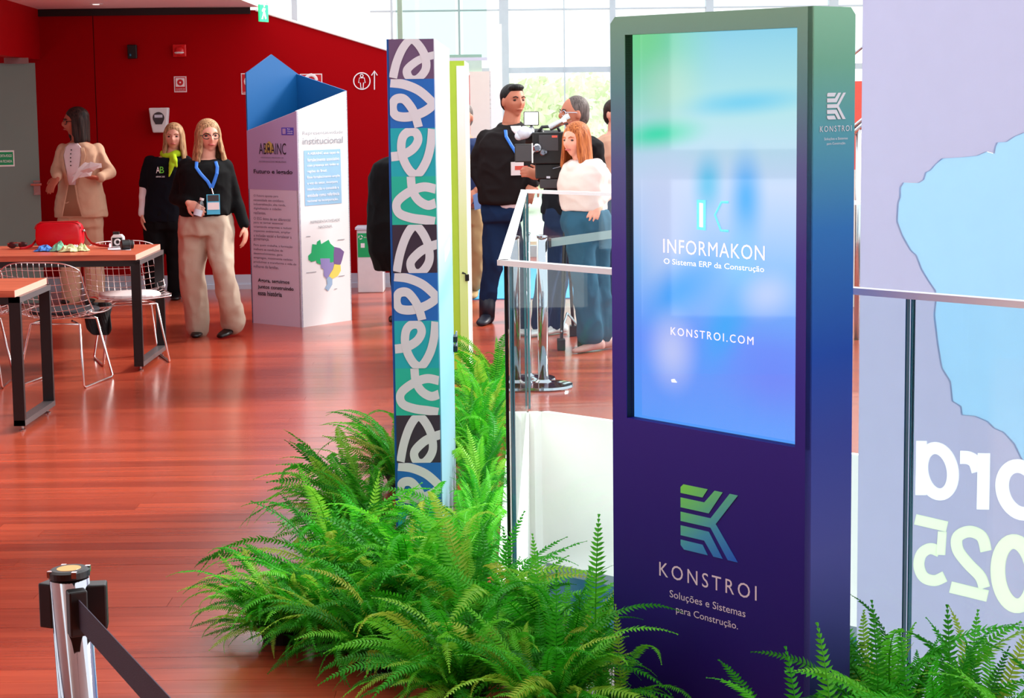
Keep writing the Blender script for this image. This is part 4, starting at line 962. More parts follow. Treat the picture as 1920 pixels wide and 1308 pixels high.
# crumpled cloths and lanyards in front of the bag
mat('cloth_lime', rgb(206, 222, 164), 0.7); mat('cloth_mint', rgb(130, 214, 178), 0.7); mat('cloth_blue', rgb(60, 130, 214), 0.6); mat('cloth_white', rgb(226, 222, 232), 0.7)
rc_ = random.Random(5)
def crumple(px, py, w, d, h, m_, lab, grp='crumpled lanyards and cloths on the table', Y=None):
    q = FL(px, py, TZ); c = Vector((q.x, q.y, TZ)); mb = MB(); n = 9; V = []
    for j in range(n):
        for i in range(n):
            u, v = i / (n - 1) - .5, j / (n - 1) - .5; e_ = max(0, 1 - (u * u + v * v) * 3.6)
            V.append(c + Vector((u * w * (1 + rc_.uniform(-.12, .12)), v * d * (1 + rc_.uniform(-.15, .15)), 0.004 + h * e_ * rc_.uniform(.35, 1.0))))
    mb.add(V, [(j * n + i, j * n + i + 1, (j + 1) * n + i + 1, (j + 1) * n + i) for j in range(n - 1) for i in range(n - 1)])
    o = obj('crumpled_cloth', mb, m_, origin=c); s_ = o.modifiers.new('s', 'SOLIDIFY'); s_.thickness = 0.003; s_.offset = 1
    tag(o, lab, 'cloth', grp)
crumple(84, 471, .12, .10, .045, 'cloth_blue', 'crumpled blue lanyard lying at the foot of the red handbag')
crumple(111, 471, .11, .09, .075, 'cloth_mint', 'crumpled mint cloth in the middle of the pile before the handbag')
crumple(130, 472, .12, .09, .055, 'cloth_lime', 'crumpled pale lime cloth right of the mint one')
crumple(154, 471, .09, .07, .05, 'cloth_lime', 'crumpled pale lime cloth at the right end of the pile')
crumple(143, 470, .06, .05, .045, 'cloth_white', 'small crumpled white lanyard between the pale lime cloths')
# white and black instant camera, lens, sheet
q = FL(224, 466, TZ); pa = MB(); pa.prism([FL(202, 468, TZ + .001), FL(246, 469, TZ + .001), FL(243, 458, TZ + .001), FL(205, 456, TZ + .001)], (0, 0, .001))
tag(obj('paper_sheet', pa, 'cloth_white', origin=q), 'white sheet of paper under the small camera on the table', 'paper')
c = FL(220, 465, TZ); t = thing('photo_camera', 'small boxy white and black photo camera on the farther table', 'camera', (c.x, c.y, TZ + .002)); c = Vector((c.x, c.y + .03, TZ + .002))
mb = MB(); w, hh = .042, .088; mb.prism([c + Vector((x, -.025, z)) for x, z in ((-w, 0), (w, 0), (w, hh - .018), (w - .016, hh), (-w + .016, hh), (-w, hh - .018))], (0, .05, 0)); obj('body', mb, 'white_plastic', t, bevel=.004)
mb = MB(); mb.box(c + Vector((0, -.027, hh * .45)), (.032, .003, .028)); obj('front_plate', mb, 'black_plastic', t)
mb = MB(); mb.lathe(c + Vector((.004, -.03, hh * .45)), [(.022, 0), (.022, -.016), (.016, -.016), (.016, -.006)], 20, (X_, Z_, Y_)); lo2 = obj('lens_ring', mb, 'white_plastic', t, smooth=False)
mb = MB(); mb.ball(c + Vector((.004, -.033, hh * .45)), (.014, .006, .014)); obj('lens_glass', mb, 'black_plastic', lo2, smooth=True)
mb = MB(); mb.box(c + Vector((-.01, .0, hh + .008)), (.02, .015, .010)); obj('viewfinder', mb, 'black_plastic', t)
c = FL(238, 468, TZ); t = thing('camera_lens', 'stubby black camera lens lying beside the small camera', 'lens', (c.x, c.y, TZ)); c = Vector((c.x, c.y, TZ + .034))
ua = Vector((.9, .44, 0)).normalized(); mb = MB(); mb.lathe(c - ua * .04, [(.026, 0), (.033, .004), (.033, .05), (.029, .055), (.029, .08), (.02, .08)], 22, (ua.cross(Z_), Z_, ua)); obj('barrel', mb, 'black_plastic', t, smooth=False)
mb = MB(); mb.lathe(c + ua * .012, [(.0335, 0), (.0335, .006)], 22, (ua.cross(Z_), Z_, ua)); obj('focus_ring', mb, 'dark_grey', t)
# folded sunglasses with brown strap at the left
c = FL(33, 466, TZ); t = thing('sunglasses', 'dark folded sunglasses lying left of the red handbag', 'glasses', (c.x, c.y, TZ))
mat('brown_gloss', rgb(70, 40, 44), 0.25)
for s_ in (-1, 1):
    mb = MB(); mb.ball(Vector((c.x + s_ * .035, c.y, TZ + .024)), (.03, .008, .022)); obj('lens', mb, 'brown_gloss', t, smooth=True)
mb = MB(); mb.tube([Vector((c.x - .065, c.y, TZ + .035)), Vector((c.x - .08, c.y + .06, TZ + .012)), Vector((c.x - .02, c.y + .1, TZ + .008))], .004, 6); obj('temple', mb, 'black_plastic', t)
mb = MB(); mb.tube([Vector((c.x - .065, c.y, TZ + .034)), Vector((c.x, c.y - .004, TZ + .04)), Vector((c.x + .065, c.y, TZ + .034))], .004, 6); obj('bridge', mb, 'steel', t)

# ================================================================== queue posts
def stanchion(lab, base, height, r, lean=Vector(), capm='chrome'):
    t = thing('queue_post', lab, 'queue post', base, 'chrome belt queue posts'); b0 = Vector(base); top = b0 + Vector((0, 0, height)) + lean
    mb = MB(); mb.lathe(b0, [(0.175, 0), (0.18, 0.008), (0.175, 0.022), (0.05, 0.034), (r, 0.05)], 40); obj('base', mb, 'chrome', t, smooth=False)
    ax = (top - b0).normalized(); xx = ax.cross(Y_).normalized(); yy2 = ax.cross(xx)
    mb = MB(); mb.lathe(b0 + ax * 0.04, [(r, 0), (r, height - 0.055)], 40, (xx, yy2, ax)); mb2 = obj('pole', mb, 'chrome', t, smooth=False)
    mb2.data.polygons.foreach_set('use_smooth', [len(p_.vertices) == 4 for p_ in mb2.data.polygons])
    return t, top, (xx, yy2, ax)
pc = Vector((AT(130, 1068, 2.94).x, 2.94, 0)); topz = AT(130, 1066, 2.94).z
pt = AT(129, 1066, 2.94); pbm = AT(146, 1300, 2.94); slope_x = (pbm.x - pt.x) / (pt.z - pbm.z)
base = Vector((pt.x + slope_x * topz, 2.94, 0))
t, top, ax = stanchion('chrome queue post with black belt cassette in the bottom left foreground', base, topz, 0.0315, Vector((-slope_x * topz, 0, 0)))
mat('wood_cap', rgb(206, 150, 70), 0.35)
mb = MB(); mb.lathe(top - ax[2] * 0.012, [(0.033, 0), (0.033, 0.010), (0.028, 0.013), (0.022, 0.013)], 32, ax); obj('cap_ring', mb, 'black_plastic', t)
mb = MB(); mb.lathe(top - ax[2] * 0.001, [(0.021, 0), (0.019, 0.0025)], 28, ax); obj('cap_disc', mb, 'wood_cap', t)
bdir = Vector((.22, -.45, 0)).normalized(); bper = Vector((bdir.y, -bdir.x, 0))
mid = top - ax[2] * 0.062
for d_, m_ in ((Vector((1, .15, 0)), 0), (Vector((-.9, .4, 0)), 1), (bdir, 2)):
    d_ = d_.normalized(); s2 = Vector((-d_.y, d_.x, 0)); mb = MB(); mb.box(mid + d_ * 0.041, (0.013 if m_ else 0.016, 0.015 if m_ else 0.017, 0.037), (d_, s2, Z_)); obj('belt_clip', mb, 'black_plastic', t, bevel=0.003)
for k in range(4):
    g = k * PI / 2 + .5; mb = MB(); mb.box(top + ax[0] * (math.cos(g) * .031) + ax[1] * (math.sin(g) * .031) - ax[2] * .004, (.004, .004, .005)); obj('cap_tab', mb, 'chrome', t)
mat('belt_dark', rgb(46, 40, 60), 0.75, bump=0.3, bscale=600); mat('belt_grey', rgb(150, 176, 178), 0.7)
bl_ = thing('queue_belt', 'dark webbing belt running from the foreground queue post towards us', 'belt', (mid.x + bdir.x * .06, mid.y + bdir.y * .06, mid.z - .03))
P = []
for k in range(14):
    s_ = 0.055 + k * 0.14; P.append(mid + bdir * s_ + Z_ * (-0.006 * k * 0.3) - bper * 0.0)
mb = MB(); hh = 0.024; V = []
for q in P: V += [q + Z_ * hh + bper * .0008, q - Z_ * hh + bper * .0008, q - Z_ * hh - bper * .0008, q + Z_ * hh - bper * .0008]
F_ = []
for i in range(len(P) - 1):
    for k in range(4): F_.append((i * 4 + k, i * 4 + (k + 1) % 4, i * 4 + 4 + (k + 1) % 4, i * 4 + 4 + k))
mb.add(V, F_); obj('webbing', mb, 'belt_dark', bl_)
# posts beyond the stairwell
for px, lab in ((988, 'left of the two chrome posts standing close together beyond the stairwell glass'), (1019, 'right of the two chrome posts close together beyond the stairwell, holding a grey belt')):
    q = FL(px, 726); hgt = AT(px, 441, q.y).z - 0.0
    t, top, ax = stanchion(lab, Vector((q.x, q.y + (0.25 if px < 1000 else 0), 0)), hgt, 0.032)
    mb = MB(); mb.lathe(top - ax[2] * .012, [(.034, 0), (.034, .01), (.02, .014)], 24, ax); obj('cap_ring', mb, 'chrome', t)
    if px > 1000:
        s0 = AT(1031, 455, q.y); s1 = AT(1300, 418, q.y)
        mb = MB(); mb.box(s0 - Vector((.0, 0, 0)), (.008, .015, .028)); obj('belt_clip', mb, 'dark_grey', t)
        bb_ = thing('queue_belt', 'pale grey-blue belt stretched behind the stairwell glass before the woman in white', 'belt', s0)
        mb = MB(); mb.prism([s0 + Z_ * .025, s1 + Z_ * .025, s1 - Z_ * .025, s0 - Z_ * .025], (0, .002, 0)); obj('webbing', mb, 'belt_grey', bb_)

# ================================================================== hanging banner seen from its back
P0 = AT(1615, 270, 6.6); bu = Vector((.68, -.733, 0)).normalized(); bnn = Vector((bu.y, -bu.x, 0))
if bnn.y > 0: bnn = -bnn
P0 = Vector((P0.x, P0.y, 0))
m = mat('banner_cloth', rgb(206, 206, 224), 0.9, vary=0.02, transl=0.5); mat('banner_map', rgb(192, 222, 240), 0.9, vary=0.02, transl=0.5)
mat('banner_white', rgb(252, 252, 255), 0.9, vary=0.01, transl=0.5); mat('banner_lime', rgb(242, 249, 232), 0.9, vary=0.01, transl=0.5)
ban = thing('hanging_banner', 'huge pale lilac hanging banner seen from behind with mirrored letters and map', 'banner', P0 + bu * 1.1 + Vector((0, 0, -2.2)))
clothm = MB(); clothm.prism([P0 + Z_ * -2.2, P0 + bu * 2.6 + Z_ * -2.2, P0 + bu * 2.6 + Z_ * 3.4, P0 + Z_ * 3.4], -bnn * .002)
mb = MB(); mb.tube([P0 + Z_ * 3.41, P0 + bu * 2.6 + Z_ * 3.41], .02, 8); obj('hanging_bar', mb, 'steel', ban)
mb = MB(); mb.tube([P0 + Z_ * -2.21, P0 + bu * 2.6 + Z_ * -2.21], .02, 8); obj('hanging_bar', mb, 'steel', ban)
def bpx(px, py, o_=.001): return on_plane(px, py, P0 + bnn * o_, bnn)
outl = [(1990, 215), (1920, 248), (1900, 256), (1885, 266), (1868, 267), (1864, 276), (1862, 288), (1848, 284), (1830, 292), (1800, 295), (1765, 297), (1752, 308), (1742, 320), (1734, 323), (1730, 337), (1720, 343), (1692, 342), (1686, 352), (1686, 370), (1682, 380), (1680, 415), (1690, 442), (1706, 470), (1716, 478), (1726, 505), (1740, 528), (1752, 545), (1753, 565), (1750, 590), (1756, 640), (1764, 690), (1780, 715), (1784, 752), (1800, 762), (1802, 778), (1826, 780), (1850, 790), (1862, 803), (1880, 810), (1900, 832), (1912, 858), (1960, 920), (2040, 960), (2120, 760), (2160, 420)]
def tmpobj(mb):
    me = bpy.data.meshes.new('tmp'); me.from_pydata([tuple(v) for v in mb.v], [], mb.f); me.update()
    bm_ = bmesh.new(); bm_.from_mesh(me); bmesh.ops.recalc_face_normals(bm_, faces=bm_.faces); bm_.to_mesh(me); bm_.free()
    o = bpy.data.objects.new('tmp', me); TSC.collection.objects.link(o); return o
def cut(mb, cutters):
    o = tmpobj(mb)
    for c_ in cutters: md = o.modifiers.new('b', 'BOOLEAN'); md.operation = 'DIFFERENCE'; md.solver = 'EXACT'; md.object = c_
    dg = scratch(); m2 = o.evaluated_get(dg).to_mesh(); r_ = MB(); r_.v = [v.co.copy() for v in m2.vertices]; r_.f = [tuple(p_.vertices) for p_ in m2.polygons]
    o.evaluated_get(dg).to_mesh_clear(); bpy.data.objects.remove(o); return r_
def spline(pts, n=6):
    P_ = []; m_ = len(pts)
    for i_ in range(m_ - 1):
        p0 = pts[max(i_ - 1, 0)]; p1 = pts[i_]; p2 = pts[i_ + 1]; p3 = pts[min(i_ + 2, m_ - 1)]
        for k_ in range(n):
            t_ = k_ / n; P_.append(tuple(0.5 * (2 * p1[c] + (p2[c] - p0[c]) * t_ + (2 * p0[c] - 5 * p1[c] + 4 * p2[c] - p3[c]) * t_ * t_ + (3 * p1[c] - p0[c] - 3 * p2[c] + p3[c]) * t_ ** 3) for c in (0, 1)))
    return P_ + [pts[-1]]
def glyph(path, hw, closed, d0, d1):
    """solid stroke on the banner plane, from measured points; d0..d1 = its span across the cloth"""
    n_ = len(path); A1 = []; A2 = []
    for i_ in range(n_):
        a = path[(i_ - 1) % n_] if closed else path[max(i_ - 1, 0)]; b = path[(i_ + 1) % n_] if closed else path[min(i_ + 1, n_ - 1)]
        dx, dy = b[0] - a[0], b[1] - a[1]; l_ = math.hypot(dx, dy)
        A1.append((path[i_][0] - dy / l_ * hw, path[i_][1] + dx / l_ * hw)); A2.append((path[i_][0] + dy / l_ * hw, path[i_][1] - dx / l_ * hw))
    r_ = MB(); 
    for q1, q2 in zip(A1, A2): r_.v += [bpx(q1[0], q1[1], d0), bpx(q2[0], q2[1], d0), bpx(q2[0], q2[1], d1), bpx(q1[0], q1[1], d1)]
    for i_ in range(n_ if closed else n_ - 1):
        j_ = (i_ + 1) % n_
        for k_ in range(4): r_.f.append((i_ * 4 + k_, i_ * 4 + (k_ + 1) % 4, j_ * 4 + (k_ + 1) % 4, j_ * 4 + k_))
    if not closed: r_.f += [(3, 2, 1, 0), tuple((n_ - 1) * 4 + k_ for k_ in range(4))]
    return r_
def oval(cx, cy, rx, ry, sk=.24): return [(cx + rx * math.cos(k_ * PI / 18), cy + ry * math.sin(k_ * PI / 18) + sk * rx * math.cos(k_ * PI / 18)) for k_ in range(36)]
GL = [(oval(1758, 883, 29, 43), 11.5, True, 'banner_white'), ([(1728, 826), (1726.5, 928)], 10.5, False, 'banner_white'),
      ([(1845, 849), (1843, 955)], 12, False, 'banner_white'), (spline([(1834, 884), (1828, 866), (1816, 858), (1800, 857)]), 12.5, False, 'banner_white'),
      (oval(1914, 918, 35, 44), 13, True, 'banner_white'),
      ([(1716, 973), (1776, 987)], 10, False, 'banner_lime'), ([(1767, 996), (1764, 1040)], 8.5, False, 'banner_lime'), (spline([(1762, 1034), (1744, 1028), (1728, 1038), (1723, 1060), (1732, 1081), (1752, 1088), (1772, 1080)]), 10.5, False, 'banner_lime'),
      (spline([(1849, 1033), (1841, 1006), (1818, 996), (1796, 1006), (1796, 1030), (1815, 1056), (1838, 1080), (1846, 1102)]), 11, False, 'banner_lime'), ([(1852, 1117), (1782, 1100)], 11, False, 'banner_lime'),
      (oval(1904, 1075, 33, 60, .2), 14, True, 'banner_lime')]
cutters = []
for path, hw, cl, m_ in GL:
    body = cut(glyph(path, hw, cl, 0, -.002), list(cutters)); obj('mirrored_letter', body, m_, ban)
    cutters.append(tmpobj(glyph(path, hw, cl, .01, -.012)))
mapo = MB(); mapo.prism([bpx(x, y, .01) for x, y in outl], -bnn * .022); mc = tmpobj(mapo)
obj('cloth', cut(clothm, cutters + [mc]), 'banner_cloth', ban)
mapo = MB(); mapo.prism([bpx(x, y, 0) for x, y in outl], -bnn * .002); obj('map_print', cut(mapo, cutters), 'banner_map', ban)
for c_ in cutters + [mc]: bpy.data.objects.remove(c_)


# ================================================================== people
mat('skin_light', rgb(226, 162, 140), 0.5, vary=0.04, vscale=30, spec=0.3); mat('skin_tan', rgb(196, 124, 98), 0.5, vary=0.04, vscale=30, spec=0.3); mat('skin_brown', rgb(178, 92, 70), 0.5, vary=0.04, vscale=30, spec=0.3)
def hairmat(name, c1, c2):
    m, nt, N, L, p = nodes(name); M[name] = m
    tc = N.new('ShaderNodeTexCoord'); mp = N.new('ShaderNodeMapping'); mp.inputs['Scale'].default_value = (110, 110, 7); L.new(tc.outputs['Object'], mp.inputs[0])
    n1 = N.new('ShaderNodeTexNoise'); n1.inputs['Scale'].default_value = 1; n1.inputs['Detail'].default_value = 3; L.new(mp.outputs[0], n1.inputs['Vector'])
    cr = N.new('ShaderNodeValToRGB'); e = cr.color_ramp.elements; e[0].position = .35; e[0].color = c1; e[1].position = .68; e[1].color = c2
    L.new(n1.outputs['Fac'], cr.inputs[0]); L.new(cr.outputs[0], p.inputs['Base Color']); p.inputs['Roughness'].default_value = .55; p.inputs['Specular IOR Level'].default_value = .2
    b = N.new('ShaderNodeBump'); b.inputs['Strength'].default_value = .5; b.inputs['Distance'].default_value = .006; L.new(n1.outputs['Fac'], b.inputs['Height']); L.new(b.outputs[0], p.inputs['Normal'])
hairmat('hair_dark', rgb(22, 14, 14), rgb(66, 42, 36)); hairmat('hair_blonde', rgb(120, 84, 56), rgb(214, 170, 126)); hairmat('hair_red', rgb(124, 58, 26), rgb(204, 120, 66)); hairmat('hair_black', rgb(10, 9, 10), rgb(44, 40, 40)); hairmat('hair_grey', rgb(66, 58, 56), rgb(120, 108, 104))
for n_, c_ in (('beige_suit', rgb(208, 168, 140)), ('sand_trousers', rgb(190, 172, 154)), ('knit_black', rgb(14, 15, 17)), ('tee_navy', rgb(10, 12, 22)), ('white_cotton', rgb(236, 228, 232)), ('black_trousers', rgb(12, 11, 14)), ('jacket_charcoal', rgb(34, 29, 30)), ('denim', rgb(26, 48, 84)), ('denim_teal', rgb(44, 86, 110)), ('sweater_white', rgb(226, 208, 202)), ('khaki', rgb(168, 140, 100)), ('navy_jacket', rgb(40, 54, 92)), ('lime_scarf', rgb(178, 214, 40)), ('blouse_white', rgb(238, 222, 226))):
    mat(n_, c_, 0.85, vary=0.08, vscale=9, bump=.5, bscale=18, spec=.15)
mat('lanyard_blue', rgb(40, 120, 226), .5); mat('badge_cyan', rgb(80, 190, 228), .4); mat('shoe_black', rgb(12, 11, 12), .35); mat('shoe_white', rgb(228, 226, 226), .5); mat('shoe_rose', rgb(196, 140, 132), .45); mat('boot_navy', rgb(22, 26, 44), .5)
mat('eye_dark', rgb(26, 16, 14), .25); mat('lip', rgb(190, 92, 88), .5); mat('frame_dark', rgb(30, 16, 16), .3); mat('folder_blue', rgb(112, 150, 206), .5)

class Fig:
    def __init__(s, lab, foot_px, yaw, skin, Y=None, cat='person'):
        q = FL(*foot_px); s.Y = Y or q.y; base = Vector((q.x, s.Y, 0)) if Y is None else Vector((AT(foot_px[0], foot_px[1], Y).x, Y, 0))
        s.t = thing('person', lab, cat, base); s.b = base; s.skin = skin; s.body = MB(); s.setyaw(yaw); s.px = s.Y / FPX
    def setyaw(s, yaw): s.f = Vector((math.sin(yaw), -math.cos(yaw), 0)); s.r = Vector((math.cos(yaw), math.sin(yaw), 0))
    def P(s, x, y, dy=0.0): return AT(x, y, s.Y + dy)
    def loft(s, mb, secs, seg=26, pw=2.3):
        """closed stack of rounded-rectangle rings; secs = (centre, half width, half depth[, right, front])"""
        b = len(mb.v); 
        for sec in secs:
            c, a, d = sec[:3]; r = sec[3] if len(sec) > 3 else s.r; f = sec[4] if len(sec) > 4 else s.f
            for k in range(seg):
                g = 2 * PI * k / seg; cx = math.copysign(abs(math.cos(g)) ** (2 / pw), math.cos(g)); cy = math.copysign(abs(math.sin(g)) ** (2 / pw), math.sin(g))
                mb.v.append(c + r * (a * cx) + f * (d * cy))
        for i in range(len(secs) - 1):
            for k in range(seg): mb.f.append((b + i * seg + k, b + i * seg + (k + 1) % seg, b + (i + 1) * seg + (k + 1) % seg, b + (i + 1) * seg + k))
        mb.f.append(tuple(b + k for k in range(seg - 1, -1, -1))); mb.f.append(tuple(b + (len(secs) - 1) * seg + k for k in range(seg)))
    def surf(s, secs, z, ang, off=.006, pw=2.3):
        """point on the torso surface at height z, angle ang (0 = front, + to the figure's image right)"""
        S_ = sorted(secs, key=lambda q: q[0].z)
        for i in range(len(S_) - 1):
            if z <= S_[i + 1][0].z or i == len(S_) - 2:
                k = (z - S_[i][0].z) / max(1e-6, S_[i + 1][0].z - S_[i][0].z); k = min(max(k, 0), 1)
                c = S_[i][0].lerp(S_[i + 1][0], k); a = S_[i][1] + (S_[i + 1][1] - S_[i][1]) * k; d = S_[i][2] + (S_[i + 1][2] - S_[i][2]) * k; break
        g = PI / 2 - ang; cx = math.copysign(abs(math.cos(g)) ** (2 / pw), math.cos(g)); cy = math.copysign(abs(math.sin(g)) ** (2 / pw), math.sin(g))
        return Vector((c.x, c.y, z)) + s.r * ((a + off) * cx) + s.f * ((d + off) * cy)
    def patch(s, name, secs, zs, angs, material, off=.008, parent=None, n=10, pw=2.3):
        """cloth patch on the torso: angs(z index) -> (left, right) angles"""
        mb = MB(); m_ = len(zs)
        for z, (a0, a1) in zip(zs, angs):
            for k in range(n + 1): mb.v.append(s.surf(secs, z, a0 + (a1 - a0) * k / n, off, pw))
        mb.f = [(j * (n + 1) + k, j * (n + 1) + k + 1, (j + 1) * (n + 1) + k + 1, (j + 1) * (n + 1) + k) for j in range(m_ - 1) for k in range(n)]
        o = obj(name, mb, material, parent or s.t, smooth=True); sd = o.modifiers.new('s', 'SOLIDIFY'); sd.thickness = .006; sd.offset = 0; return o
    def strap(s, name, pts, w, material, parent=None, th=.0015):
        mb = MB(); mb.tube(pts, w / 2, 6, flat=.25, up=s.r); return obj(name, mb, material, parent or s.t)
    def head(s, c, yaw, pitch=0.0, h=.225, jaw=1.0, brow='hair_dark', glasses=None, tilt=0.0, lips='lip'):
        f = Vector((math.sin(yaw) * math.cos(pitch), -math.cos(yaw) * math.cos(pitch), math.sin(pitch))); r = Vector((math.cos(yaw), math.sin(yaw), 0)); u = r.cross(f) * -1
        if u.z < 0: u = -u
        if tilt: r, u = (r * math.cos(tilt) + u * math.sin(tilt)), (u * math.cos(tilt) - r * math.sin(tilt))
        k = h / .225; s.hc, s.hf, s.hr, s.hu, s.hk = c, f, r, u, k
        nu, nv = 40, 30; V = []; F = []
        def shape(d):
            x, y, z = d            # right, front, up on the unit sphere
            px, py, pz = x * .075, y * .095, z * .1125
            if z < 0:
                t = -z; px *= 1 - .34 * t ** 1.6; py *= 1 - (.16 * t if y > 0 else .34 * t)
                if y > 0: py += .012 * t * y
            if y > 0:
                py *= 1 - .06 * y
                ax = abs(px)
                py += .026 * math.exp(-(px / .013) ** 2) * math.exp(-((pz + .020) / .024) ** 2)      # nose
                py += .010 * math.exp(-(px / .010) ** 2) * math.exp(-((pz - .004) / .020) ** 2)      # bridge
                py -= .011 * math.exp(-((ax - .031) / .017) ** 2) * math.exp(-((pz - .008) / .013) ** 2)   # eye sockets
                py += .005 * math.exp(-((ax - .028) / .026) ** 2) * math.exp(-((pz - .030) / .010) ** 2)   # brow
                py += .007 * math.exp(-(px / .024) ** 2) * math.exp(-((pz + .056) / .010) ** 2)      # lips
                py -= .006 * math.exp(-(px / .026) ** 2) * math.exp(-((pz + .073) / .008) ** 2)
                py += .008 * math.exp(-(px / .024) ** 2) * math.exp(-((pz + .095) / .014) ** 2)      # chin
                py += .005 * math.exp(-((ax - .042) / .018) ** 2) * math.exp(-((pz + .020) / .018) ** 2)   # cheeks
            return c + (r * px + f * py + u * pz) * k
        V.append(shape((0, 0, 1)))
        for i in range(1, nv):
            th = PI * i / nv
            for j in range(nu):
                g = 2 * PI * j / nu; V.append(shape((math.sin(th) * math.cos(g), math.sin(th) * math.sin(g), math.cos(th))))
        V.append(shape((0, 0, -1))); last = len(V) - 1
        for j in range(nu): F.append((0, 1 + j, 1 + (j + 1) % nu)); F.append((last, last - nu + (j + 1) % nu, last - nu + j))
        for i in range(nv - 2):
            for j in range(nu): a = 1 + i * nu + j; b = 1 + i * nu + (j + 1) % nu; F.append((a, a + nu, b + nu, b))
        s.body.add(V, F)
        H = lambda x, y, z: c + (r * x + f * y + u * z) * k
        s.H = H
        for sd in (-1, 1):
            s.body.ball(H(sd * .077, -.004, -.006), (.012 * k, .018 * k, .031 * k), (r, f, u))
            e = MB(); e.ball(H(sd * .031, .0745, .007), (.0135 * k, .006 * k, .0065 * k), (r, f, u), 10, 6); obj('eye', e, 'eye_dark', s.t, smooth=True)
            e = MB(); e.tube([H(sd * .014, .0905, .024), H(sd * .031, .0895, .031), H(sd * .048, .078, .025)], .0034 * k, 5); obj('eyebrow', e, brow, s.t)
        if lips:
            e = MB(); e.tube([H(-.024, .0835, -.056), H(-.009, .0945, -.0545), H(.009, .0945, -.0545), H(.024, .0835, -.056)], [.003 * k, .0055 * k, .0055 * k, .003 * k], 6); obj('lips', e, lips, s.t, smooth=True)
        if glasses:
            g = MB()
            for sd in (-1, 1):
                g.tube([H(sd * .033 + math.cos(q * PI / 8) * .026, .094 - .012 * abs(sd * .033 + math.cos(q * PI / 8) * .026) / .06, .004 + math.sin(q * PI / 8) * .019) for q in range(16)], .0028 * k, 5, closed=True)
                g.tube([H(sd * .058, .084, .010), H(sd * .082, .02, .008), H(sd * .082, -.01, .002)], .0028 * k, 5)
            g.tube([H(-.009, .097, .008), H(.009, .097, .008)], .0028 * k, 5); obj('glasses', g, glasses, s.t)
    def neck(s, base, r=.052): s.body.limb([base, s.hc - s.hu * .06 * s.hk - s.hf * .012], [r * 1.1, r], 16)
    def hand(s, wrist, d, n, curl=.3, k=1.0, side=1, spread=.10):
        """palm and five fingers: d = pointing direction, n = back-of-hand normal, side = thumb side sign"""
        d = Vector(d).normalized(); n = Vector(n); n = (n - d * n.dot(d)).normalized(); w = d.cross(n) * side; B = s.body
        pal = Vector(wrist) + d * .048 * k
        B.ball(pal, (.040 * k, .052 * k, .017 * k), (w, d, n)); B.ball(wrist, .026 * k)
        for i, (o, l) in enumerate(((.030, .070), (.011, .080), (-.009, .074), (-.028, .058))):
            p0 = pal + w * o * k + d * .036 * k; dd = (d + w * (o * spread * 30)).normalized(); pts = [p0 - dd * .02 * k]; a = 0
            for j in range(4):
                a += curl * (.5 if j == 0 else 1.0); pts.append(pts[-1] + (dd * math.cos(a) - n * math.sin(a)) * l * k * (.36 if j < 3 else .18))
            B.limb(pts, [.0095 * k, .0095 * k, .009 * k, .0082 * k, .007 * k], 8)
        p0 = pal + w * .030 * k - d * .026 * k; td = (w * .75 + d * .75 - n * .25).normalized(); t2 = (w * .25 + d * .95 - n * .35 * (1 + curl)).normalized()
        B.limb([p0, p0 + td * .034 * k, p0 + td * .034 * k + t2 * .034 * k], [.013 * k, .011 * k, .008 * k], 8)
    def done(s, voxel=.0065):
        m_ = fuse(s.body, voxel, 3, .4); return obj('body', m_, s.skin, s.t, smooth=True)
    def cloth(s, name, mb, material, voxel=.010, smooth=5, parent=None, fac=.5, fold=None):
        o = obj(name, fuse(mb, voxel, smooth, fac), material, parent or s.t, smooth=True)
        if fold is None: fold = .011 if name in ('trousers', 'jeans') else (.005 if name in ('sweater', 'tee', 'sleeve') else .008)
        if fold:      # creases pressed into the cloth
            me = o.data; off = rootloc(s.t) * 3.1; vert = name in ('trousers', 'jeans', 'coat')
            n_ = len(me.vertices); co = [0.0] * (3 * n_); me.vertices.foreach_get('co', co); nr = [0.0] * (3 * n_); me.vertex_normals.foreach_get('vector', nr)
            for i in range(0, 3 * n_, 3):
                q = Vector(co[i:i + 3]); sc = Vector((q.x * 9, q.y * 9, q.z * (4.5 if vert else 9))) + off
                a = abs(noise.noise(sc)); b = noise.noise(Vector((q.x * 16 + q.z * 9, q.y * 16, q.z * 13)) + off); d = fold * (.75 - 2.6 * min(a, .42)) + fold * .35 * b
                for c in (0, 1, 2): co[i + c] += nr[i + c] * d
            me.vertices.foreach_set('co', co)
            me.update()
        return o
    def shoe(s, heel, toe, material, w=.043, h=.06):
        heel, toe = Vector(heel), Vector(toe); d = (toe - heel); d.normalize(); r = Vector((d.y, -d.x, 0)).normalized(); l = (toe - heel).length; mb = MB()
        up = d.cross(r); up = up if up.z > 0 else -up
        secs = []
        for t, ww, hh in ((0, .7, .9), (.12, .85, 1.0), (.35, .82, .95), (.6, 1.0, .62), (.82, .92, .46), (.97, .55, .34)):
            secs.append((heel + d * (l * t) + up * (h * hh / 2), w * ww, h * hh / 2, r, up))
        s.loft(mb, secs, 16); return obj('shoe', mb, material, s.t, smooth=True)
def hairball(fig, mb, back=.0, full=1.0):
    H, k = fig.H, fig.hk
    mb.ball(H(0, -.022 - back, .030), (.083 * k * full, .092 * k * full, .096 * k), (fig.hr, fig.hf, fig.hu), 22, 16)
    mb.ball(H(0, -.045, -.01), (.078 * k * full, .066 * k, .085 * k), (fig.hr, fig.hf, fig.hu), 18, 12)

